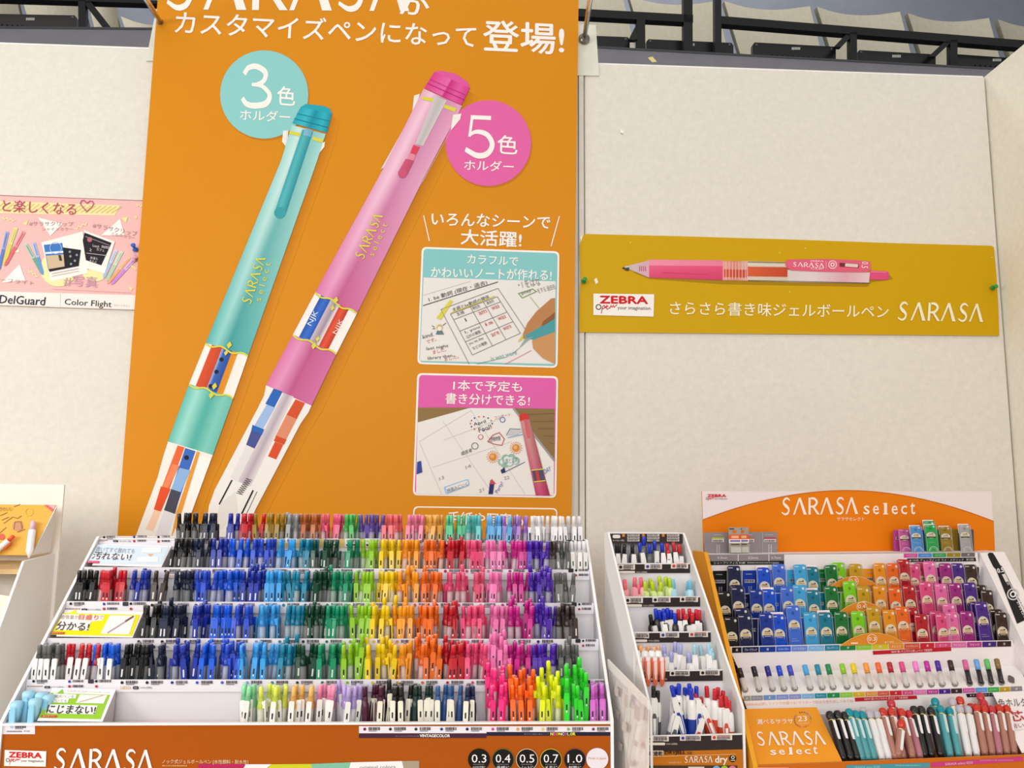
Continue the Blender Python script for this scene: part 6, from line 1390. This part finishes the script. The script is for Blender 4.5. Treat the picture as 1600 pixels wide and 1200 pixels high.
# orange brand card at the left and white card at the right of the tray
def leaning(name, pts, nt, nb, col, label, paint, edge='#f6c478'):
    a, b, c, d = sp(nt).at(*pts[0]), sp(nt).at(*pts[1]), sp(nb).at(*pts[2]), sp(nb).at(*pts[3])
    root = thing(name, (c+d)/2, label, 'card'); pl = plane3(d, c, a); m = MB()
    m.slab([pl.at(*pts[3]), pl.at(*pts[2]), pl.at(*pts[1]), pl.at(*pts[0])], -pl.n*.0015, col, CARD, edge)
    q = Print(m, pl, CARD); paint(q); m.build('printed_face', root)
    return root, pl
def pbrand(q):
    q.text('選べるサラサ', (1182, 1125), (1238, 1124), (1183, 1132.5), '#f8eedf', 2, .02)
    q.text('23', (1246, 1120), (1260, 1119.5), (1247, 1128), '#f8eedf', 2, .02); q.text('COLORS', (1243, 1130), (1264, 1129.5), (1243.4, 1132.4), '#f4d8a8', 2)
    for k in range(23):
        an = -1.9+k/23*5.9; q.disc(1254+13*math.cos(an), 1125+11.5*math.sin(an), .9, CL[k % 18], 2, 6)
    q.sarasa((1179, 1144.5), (1284, 1143), (1184, 1166), '#faf2e8', 2)
    for j, ch in enumerate('select'):
        x = 1203+j*13.4+(3 if ch == 'l' else 0); t_ = 1173 if ch not in 'lt' else 1169.5; q.text(ch, (x, t_-j*.35), (x+(9 if ch not in 'lt' else 4 if ch == 'l' else 6), t_-j*.35), (x+1, 1180.5-j*.35), '#faf2e8', 2, .03)
        if ch == 'l': q.line([(x-1, 1179.4), (x+6, 1179.2)], 1.4, '#faf2e8', 2)
r_, pl_ = leaning('brand_card', [(1163, 1108), (1276, 1105), (1316, 1189.5), (1184, 1194.5)], .2300, .3275, '#f29e2c', 'orange leaning card with large white brand lettering in the front tray', pbrand)
def pinfo(q):
    q.text('色ホルダ', (1558, 1092.5), (1603, 1090.5), (1561, 1106), '#5a5052', 2); q.text('芯1', (1573, 1112.5), (1606, 1110), (1577, 1128), '#c03a44', 2, .02); q.text('開いて', (1577, 1132), (1610, 1129.6), (1580, 1139), '#b86a6a', 2); q.text('このホルダー専用', (1581, 1140.4), (1612, 1138.4), (1577, 1143), '#b8a8a8', 2)
leaning('info_card', [(1551, 1082), (1618, 1078.5), (1662, 1172.5), (1597, 1176)], .2300, .3275, '#f1e9ea', 'white leaning card with dark and red lettering at the far right', pinfo, '#fbf6f6')

# ------------------------------------------------------------------ refill packs
_pk = {}
PW, PH = .0232, .088
def pack_parts(c, metal=False):
    if (c, metal) in _pk: return _pk[(c, metal)]
    w, h = PW/2, PH; body = MB(); cl = L(c); lt = mixc(c, '#ffffff', .25)
    out = [(-w+.0015, 0), (w-.0015, 0), (w, .0015), (w, h-.0025), (w-.0025, h), (-w+.0025, h), (-w, h-.0025), (-w, .0015)]
    body.slab([Vector((x, 0, z)) for x, z in out], (0, .0016, 0), c, CARD)
    def disc(x, z, r, col, l, n=18, half=0):
        a0, a1 = (0, 2*math.pi) if not half else (math.pi, 2*math.pi)
        k = n if not half else n//2
        body.face([Vector((x+r*math.cos(a0+(a1-a0)*i/k), -.00015*l, z+r*math.sin(a0+(a1-a0)*i/k))) for i in range(k+(1 if half else 0))], col, CARD)
    def rect(x0, z0, x1, z1, col, l): body.face([Vector((x, -.00015*l, z)) for x, z in ((x0, z0), (x1, z0), (x1, z1), (x0, z1))], col, CARD)
    zc = h*.62
    disc(0, zc, .0099, '#efe3cc', 1); disc(0, zc, .0093, '#f4e7cc' if not metal else '#ece6da', 2); disc(0, zc-.0022, .0083, mixc(c, '#000000', .15), 3, 20, 1) if not metal else rect(-.0095, zc-.008, .0095, zc-.0045, '#1d1b1c', 3)
    rect(-.006, zc-.0012, .006, zc+.0018, '#e2bd86', 4); rect(-.0048, zc+.003, .0048, zc+.0042, '#3a3636', 4); rect(.002, zc+.0044, .0052, zc+.0058, '#6a6464', 4)
    rect(-.0056, zc-.0044, .0056, zc-.0034, '#d8cbb4', 5); rect(-.007, .030, .007, .0312, lt, 1); rect(-.007, .0335, .003, .0345, lt, 1)
    disc(0, h-.0125, .0028, mixc(c, '#000000', .45), 1, 12); rect(-w+.002, h-.0042, -w+.010, h-.0030, '#efe8e8', 1); disc(w-.0042, h-.006, .0024, mixc('#f4f0f0', c, .12), 1, 10)
    sl = MB(); t = .0032
    hull = [(-w-.0005, 0), (w+.0005, 0), (w+.0005, h-.004), (w-.0015, h-.0005), (-w+.0015, h-.0005), (-w-.0005, h-.004)]
    a = [Vector((x, -t, z)) for x, z in hull]; b = [Vector((x, -.0009, z)) for x, z in hull]
    cc = '#ffffff00'; sl.face(a, cc, FILM)
    for i in range(6): j = (i+1) % 6; sl.face([a[j], a[i], b[i], b[j]], '#f6f4f438', CLEAR)
    for r_, al_ in ((.0098, '#f6f4f480'), (.0070, '#f6f4f450')):
        q = [Vector((r_*math.cos(math.pi*i/12), -t-.0006, .004+r_*1.5*math.sin(math.pi*i/12))) for i in range(13)]
        k = [Vector((v.x*.86, v.y, .004+(v.z-.004)*.9)) for v in q]
        for i in range(12): sl.face([q[i], q[i+1], k[i+1], k[i]], al_, CLEAR)
    _pk[(c, metal)] = (body.data('card'), sl.data('sleeve')); return _pk[(c, metal)]
def flat_white():
    if 'w' not in _pk:
        b = MB(); b.cbox((-PW/2, 0, PH-.03), (PW/2, .0012, PH), .0005, '#f2ecec', CARD); b.box((-PW/2+.002, -.0002, PH-.004), (PW/2-.006, .0001, PH-.0028), '#c8404a', CARD); _pk['w'] = b.data('header_flap')
    return _pk['w']
def pack(x, y, n, ci, label, roll=0.0, lean=.10, white=False, metal=None, group='refill packs in the stand'):
    pl = sp(n); top = pl.at(x, y)
    c = metal or CL[ci]
    root = thing('refill_pack', top, label, 'refill pack', group)
    T = Matrix.Translation(top) @ Matrix.Rotation(SA, 4, 'Z') @ Matrix.Rotation(-lean, 4, 'X') @ Matrix.Rotation(roll, 4, 'Y') @ Matrix.Translation((0, 0, -PH))
    root.matrix_world = T
    a, b = pack_parts(c, bool(metal)); kd = sub('card', a, root); sub('sleeve', b, root)
    if white: o = sub('header_flap', flat_white(), kd); o.location = (0, .0022, .0035); o['label'] = 'white header flap above the card'
TIER = [
 ('upper', TN[0], [(1146, 884, 1), (1192, 887, 3, 'w'), (1216, 881, 4), (1268, 886, 6, 'w'), (1249, 882, 5, 'f'), (1309, 879, 8, 'b'), (1297, 883, 7), (1336, 881, 9), (1373, 880, 10), (1394, 880, 11), (1411, 874, 12), (1426, 882, 13), (1438, 879, 13, 'b'), (1451, 877, 14, 'f'), (1476, 880, 15), (1495, 880, 16), (1515, 882, 17)]),
 ('middle', TN[1], [(1131, 924, 0), (1150, 914, 1, 'b'), (1152, 917, 1, 'f'), (1181, 921, 2), (1200, 921, 3, 'w'), (1229, 917, 4), (1248, 914, 5), (1269, 922, 6, 'w'), (1297, 916, 7), (1326, 908, 8), (1346, 914, 9, 'b'), (1348, 917, 9, 'f'), (1373, 915, 10), (1397, 918, 11), (1419, 915, 12), (1445, 909, 13), (1469, 912, 14), (1491, 911, 15), (1514, 910, 16), (1531, 914, 17, 'b'), (1541, 922, 17, 'f')]),
 ('lower', TN[2], [(1142, 964, 0), (1158, 950, 1, 'b'), (1163, 960, 1, 'f'), (1196, 958, 2), (1215, 960, 3, 'w'), (1238, 946, 4), (1265, 957, 5), (1288, 957, 6, 'w'), (1313, 956, 7), (1339, 955, 8), (1363, 948, 9), (1388, 953, 10), (1408, 948, 11), (1424, 951, 12, 'b'), (1438, 960, 12, 'f'), (1462, 955, 13, 'b'), (1471, 959, 13, 'f'), (1482, 943, 14, 'b'), (1486, 957, 14, 'f'), (1509, 955, 15), (1525, 940, 16, 'b'), (1532, 941, 16, 'f'), (1555, 952, 17, 'b'), (1563, 957, 17, 'f')]),
]
for tn, n, lst in TIER:
    for t in lst:
        x, y, ci = t[:3]; fl_ = t[3] if len(t) > 3 else ''
        w = {'b': 'rear ', 'f': 'front '}.get(fl_, '')
        pack(x, y, n-(.008 if fl_ == 'b' else 0)+(.004 if fl_ == 'f' else 0), ci, f'{w}{CN[ci]} refill pack{" with white header" if fl_ == "w" else ""} in the {tn} tier of the refill stand', R_.uniform(-.03, .03), .09, fl_ == 'w')
for x, y, c, nm, nn in ((1412, 827, '#c860a4', 'shiny pink', .030), (1430, 822, '#5a9ad8', 'shiny blue', .038), (1453, 820, '#2fae5c', 'shiny green', .038), (1476, 823, '#a48428', 'metallic gold', .034), (1451, 814, '#3aa864', 'rear shiny green', .026), (1506, 820, '#b4b0b0', 'silver', .036)):
    pl = sp(nn); PHs = PH
    root = thing('refill_pack', pl.at(x, y), f'{nm} refill pack on the top shelf of the refill stand', 'refill pack', 'refill packs in the stand')
    a = pl.at(x, y); b = P55.at(x, 864); sc = max((a.z-b.z-.0005)/PH, .3)
    root.matrix_world = Matrix.Translation(a) @ Matrix.Rotation(SA, 4, 'Z') @ Matrix.Rotation(-.06, 4, 'X') @ Matrix.Diagonal((.95, 1, sc, 1)) @ Matrix.Translation((0, 0, -PH))
    d0, d1 = pack_parts(c, True); kd = sub('card', d0, root); sub('sleeve', d1, root)
    if nm != 'shiny pink': o = sub('header_flap', flat_white(), kd); o.location = (0, .0022, .003)
for i, (x, y, nn) in enumerate(((1160, 824, .030), (1148, 824, .036))):
    pl = sp(nn); a = pl.at(x, y); b = P55.at(x, 866); h = a.z-b.z-.0006
    root = thing('lead_pack', Vector((a.x, a.y, a.z-h)), ('rear', 'front')[i]+' silver lead refill pack with orange band on the grey price board', 'refill pack')
    m = MB(); fr = sp(nn+.0018); q = lambda u, v: a+SU*((u-.5)*.0235)-Vector((0, 0, h*v))
    m.slab([q(0, 1), q(1, 1), q(1, 0), q(0, 0)], -SN*.0015, '#a39a8e', CARD)
    def rr(u0_, v0_, u1_, v1_, col, l): m.face([q(u0_, v1_)+SN*.0002*l, q(u1_, v1_)+SN*.0002*l, q(u1_, v0_)+SN*.0002*l, q(u0_, v0_)+SN*.0002*l], col, CARD)
    rr(0, .28, 1, .46, '#e05a24', 1); rr(0, .46, 1, .60, '#efe9e4', 1); rr(.05, .04, .45, .08, '#2a2624', 1); rr(.3, .11, .62, .22, '#d8662c', 1); rr(.2, .32, .8, .42, '#f0b48c', 2); rr(.08, .49, .92, .56, '#7a70a8', 2); rr(.15, .64, .85, .68, '#4a4442', 1); rr(.06, .75, .94, .77, '#c8c0b4', 1); rr(.06, .8, .7, .82, '#c8c0b4', 1)
    m.build('pouch', root)
    m = MB(); m.cbox((a.x-.0095, a.y-.004, a.z-h+.001), (a.x+.0095, a.y-.0022, a.z-h+.011), .0006, '#d8d4ccb0', CLEAR); m.build('blister', root)

# ------------------------------------------------------------------ testers standing in the ledge
CAPC = ['#1c1a1c', '#22202c', '#22288e', '#1c4ad2', '#3a48c4', '#4aa6e4', '#1c86a0', '#1a8a50', '#8cc82a', '#e6cc1c', '#f29a36', '#ee6428', '#b01c30', '#d84a86', '#ee82ca', '#ba2a9a', '#4e209a', '#301a1c', '#d2609a', '#6aa2dc', '#62b866', '#86683a']
TNM = CN[:9]+['yellow', 'orange', 'red-orange', 'dark red', 'rose', 'pink', 'magenta', 'violet', 'brown', 'shiny pink', 'shiny blue', 'shiny green', 'bronze']
for j, x in enumerate(TX[:-1]):
    f = (x-1155)/425; y = 1042.5-f*13+(2 if j == 0 else 0); bx_, by_ = base_of(x)
    base = LG.at(bx_, by_)+Vector((0, 0, .001)); top = sp(.196).at(x, y); d = top-base; n = d.length
    dark = j >= 18
    root = thing('tester_pen', base, f'tester with {TNM[j]} cap and {"black" if dark else "clear"} body in the ledge of holes', 'tester', 'tester refills in the ledge')
    T = Matrix.Translation(base) @ d.to_track_quat('Z', 'Y').to_matrix().to_4x4()
    m = MB(); bc = '#222024' if dark else '#d9d3ced8'
    m.lathe([(.0034, -.003), (.0040, .004), (.0040, n*.52)], 14, bc, PLASTIC if dark else CLEAR, T)
    m.lathe([(.0022, -.002), (.0022, n*.55)], 8, mixc(CAPC[j], '#cfc8c4', .75), PLASTIC, T); m.build('barrel', root)
    m = MB(); m.lathe([(.0043, n*.55), (.0043, n*.985), (.0038, n)], 14, CAPC[j], PLASTIC, T); m.build('cap', root)

# ------------------------------------------------------------------ multi-colour pen bodies in the front tray
HC = {'b': ('#161517', '#1f1e22', '#c8b46a', 'black'), 't': ('#4f9aa0', '#18a0b0', '#d8c878', 'teal'), 'w': ('#e4e0e0', '#d2cdd8', '#d8c878', 'white'), 'r': ('#ab7464', '#e0402e', '#e0cfc0', 'red-capped'), 'p': ('#b0707a', '#d83a48', '#e0cfc0', 'rosy red-capped')}
HOLD = [(1295, 1112, 'b'), (1307, 1111, 'b'), (1318, 1113, 'b'), (1325, 1108, 't'), (1335, 1111, 't'), (1345, 1112, 't'), (1347, 1106, 'w', 1), (1357, 1111, 'w'), (1368, 1111, 'w'), (1378, 1107, 'r'), (1391, 1107, 'r'), (1391, 1093, 'p', 1), (1397, 1105, 'p', 1), (1407, 1108, 'r'), (1409, 1125, 'r', 2), (1419, 1111, 'p'),
        (1427, 1104, 'b'), (1438, 1104, 'b'), (1453, 1106, 'b'), (1460, 1091, 't', 1), (1456, 1102, 't', 1), (1468, 1103, 't'), (1482, 1106, 't'), (1487, 1091, 'w', 1), (1499, 1089, 'r', 1), (1498, 1103, 'w'), (1511, 1104, 'w'), (1516, 1100, 'r', 1), (1524, 1101, 'r'), (1531, 1083, 'p', 3), (1536, 1094, 'p', 1), (1536, 1103, 'r'), (1548, 1104, 'p'), (1560, 1102, 'r'), (1572, 1103, 'r')]
cnt = {}
for x, y, k, *fl_ in HOLD: cnt.setdefault((k, x > 1423, tuple(fl_)), []).append(x)
for x, y, k, *fl_ in HOLD:
    bc, cc, gc, nm = HC[k]; fl_ = fl_[0] if fl_ else 0
    f = (x-1290)/280
    nt = .264-{0: 0, 1: .014, 3: .026, 2: -.03}[fl_]; nb_ = .318-{0: 0, 1: .016, 3: .030, 2: 0}[fl_]
    dx = 24-f*11 if fl_ != 2 else -6
    top = sp(nt).at(x, y); bot = sp(nb_).at(x+dx, 1190-f*12); d = (top-bot); 
    zf = FZ+.003
    bot = bot-d*((bot.z-zf)/d.z) if bot.z < zf else bot; d = top-bot; n = d.length
    lst = sorted(cnt[(k, x > 1423, (fl_,) if fl_ else ())]); i = lst.index(x); w = 'only' if len(lst) == 1 else 'leftmost' if i == 0 else 'rightmost' if i == len(lst)-1 else ORD[i]+' from left'
    side = 'beside the white card' if x > 1423 else 'next to the orange card'
    root = thing('pen_holder', bot, f'{w} {"back-row " if fl_ in (1, 3) else "slanting " if fl_ == 2 else "front "}{nm} multi-pen body in the tray half {side}', 'pen', 'multi-colour pen bodies in the front tray')
    T = Matrix.Translation(bot) @ d.to_track_quat('Z', 'Y').to_matrix().to_4x4()
    r = .0056
    m = MB(); m.lathe([(.0042, 0), (.0056, .008), (r, .02), (r, n-.017), (r*.94, n-.015)], 16, bc if k != 'w' else '#e6e2e2', PLASTIC, T); m.build('barrel', root)
    m = MB(); m.lathe([(r*1.02, n-.0165), (r*1.02, n-.0148)], 16, gc, METAL, T); m.build('ring', root)
    m = MB(); m.lathe([(r*.80, n-.015), (r*.84, n-.0115), (r*1.08, n-.0098), (r*1.12, n-.0050), (r*.88, n-.0014), (r*.45, n)], 16, al(cc, .72) if k != 'b' else cc, CLEAR if k != 'b' else PLASTIC, T); m.lathe([(r*.4, n-.0148), (r*.4, n-.003)], 8, mixc(cc, '#ffffff', .2), PLASTIC, T); m.build('cap', root)
    # clip on the side that faces the shopper
    zax = d.normalized(); out = (SN-zax*SN.dot(zax)).normalized(); sx = zax.cross(out).normalized() if zax.cross(out).dot(SU) > 0 else out.cross(zax).normalized()
    o = bot+zax*(n-.048)+out*(r+.0006)
    q = [o+sx*a+zax*b for a, b in ((-.0016, .001), (.0016, .001), (.0021, .006), (.0022, .031), (-.0022, .031), (-.0021, .006))]
    if fl_ not in (1, 3) or k == 'w':
        m = MB(); m.slab(q, out*-.0012 if False else -out*.0014, '#eeecec' if k in 'bwrp' else '#c4dfe2', PLASTIC); m.build('clip', root)
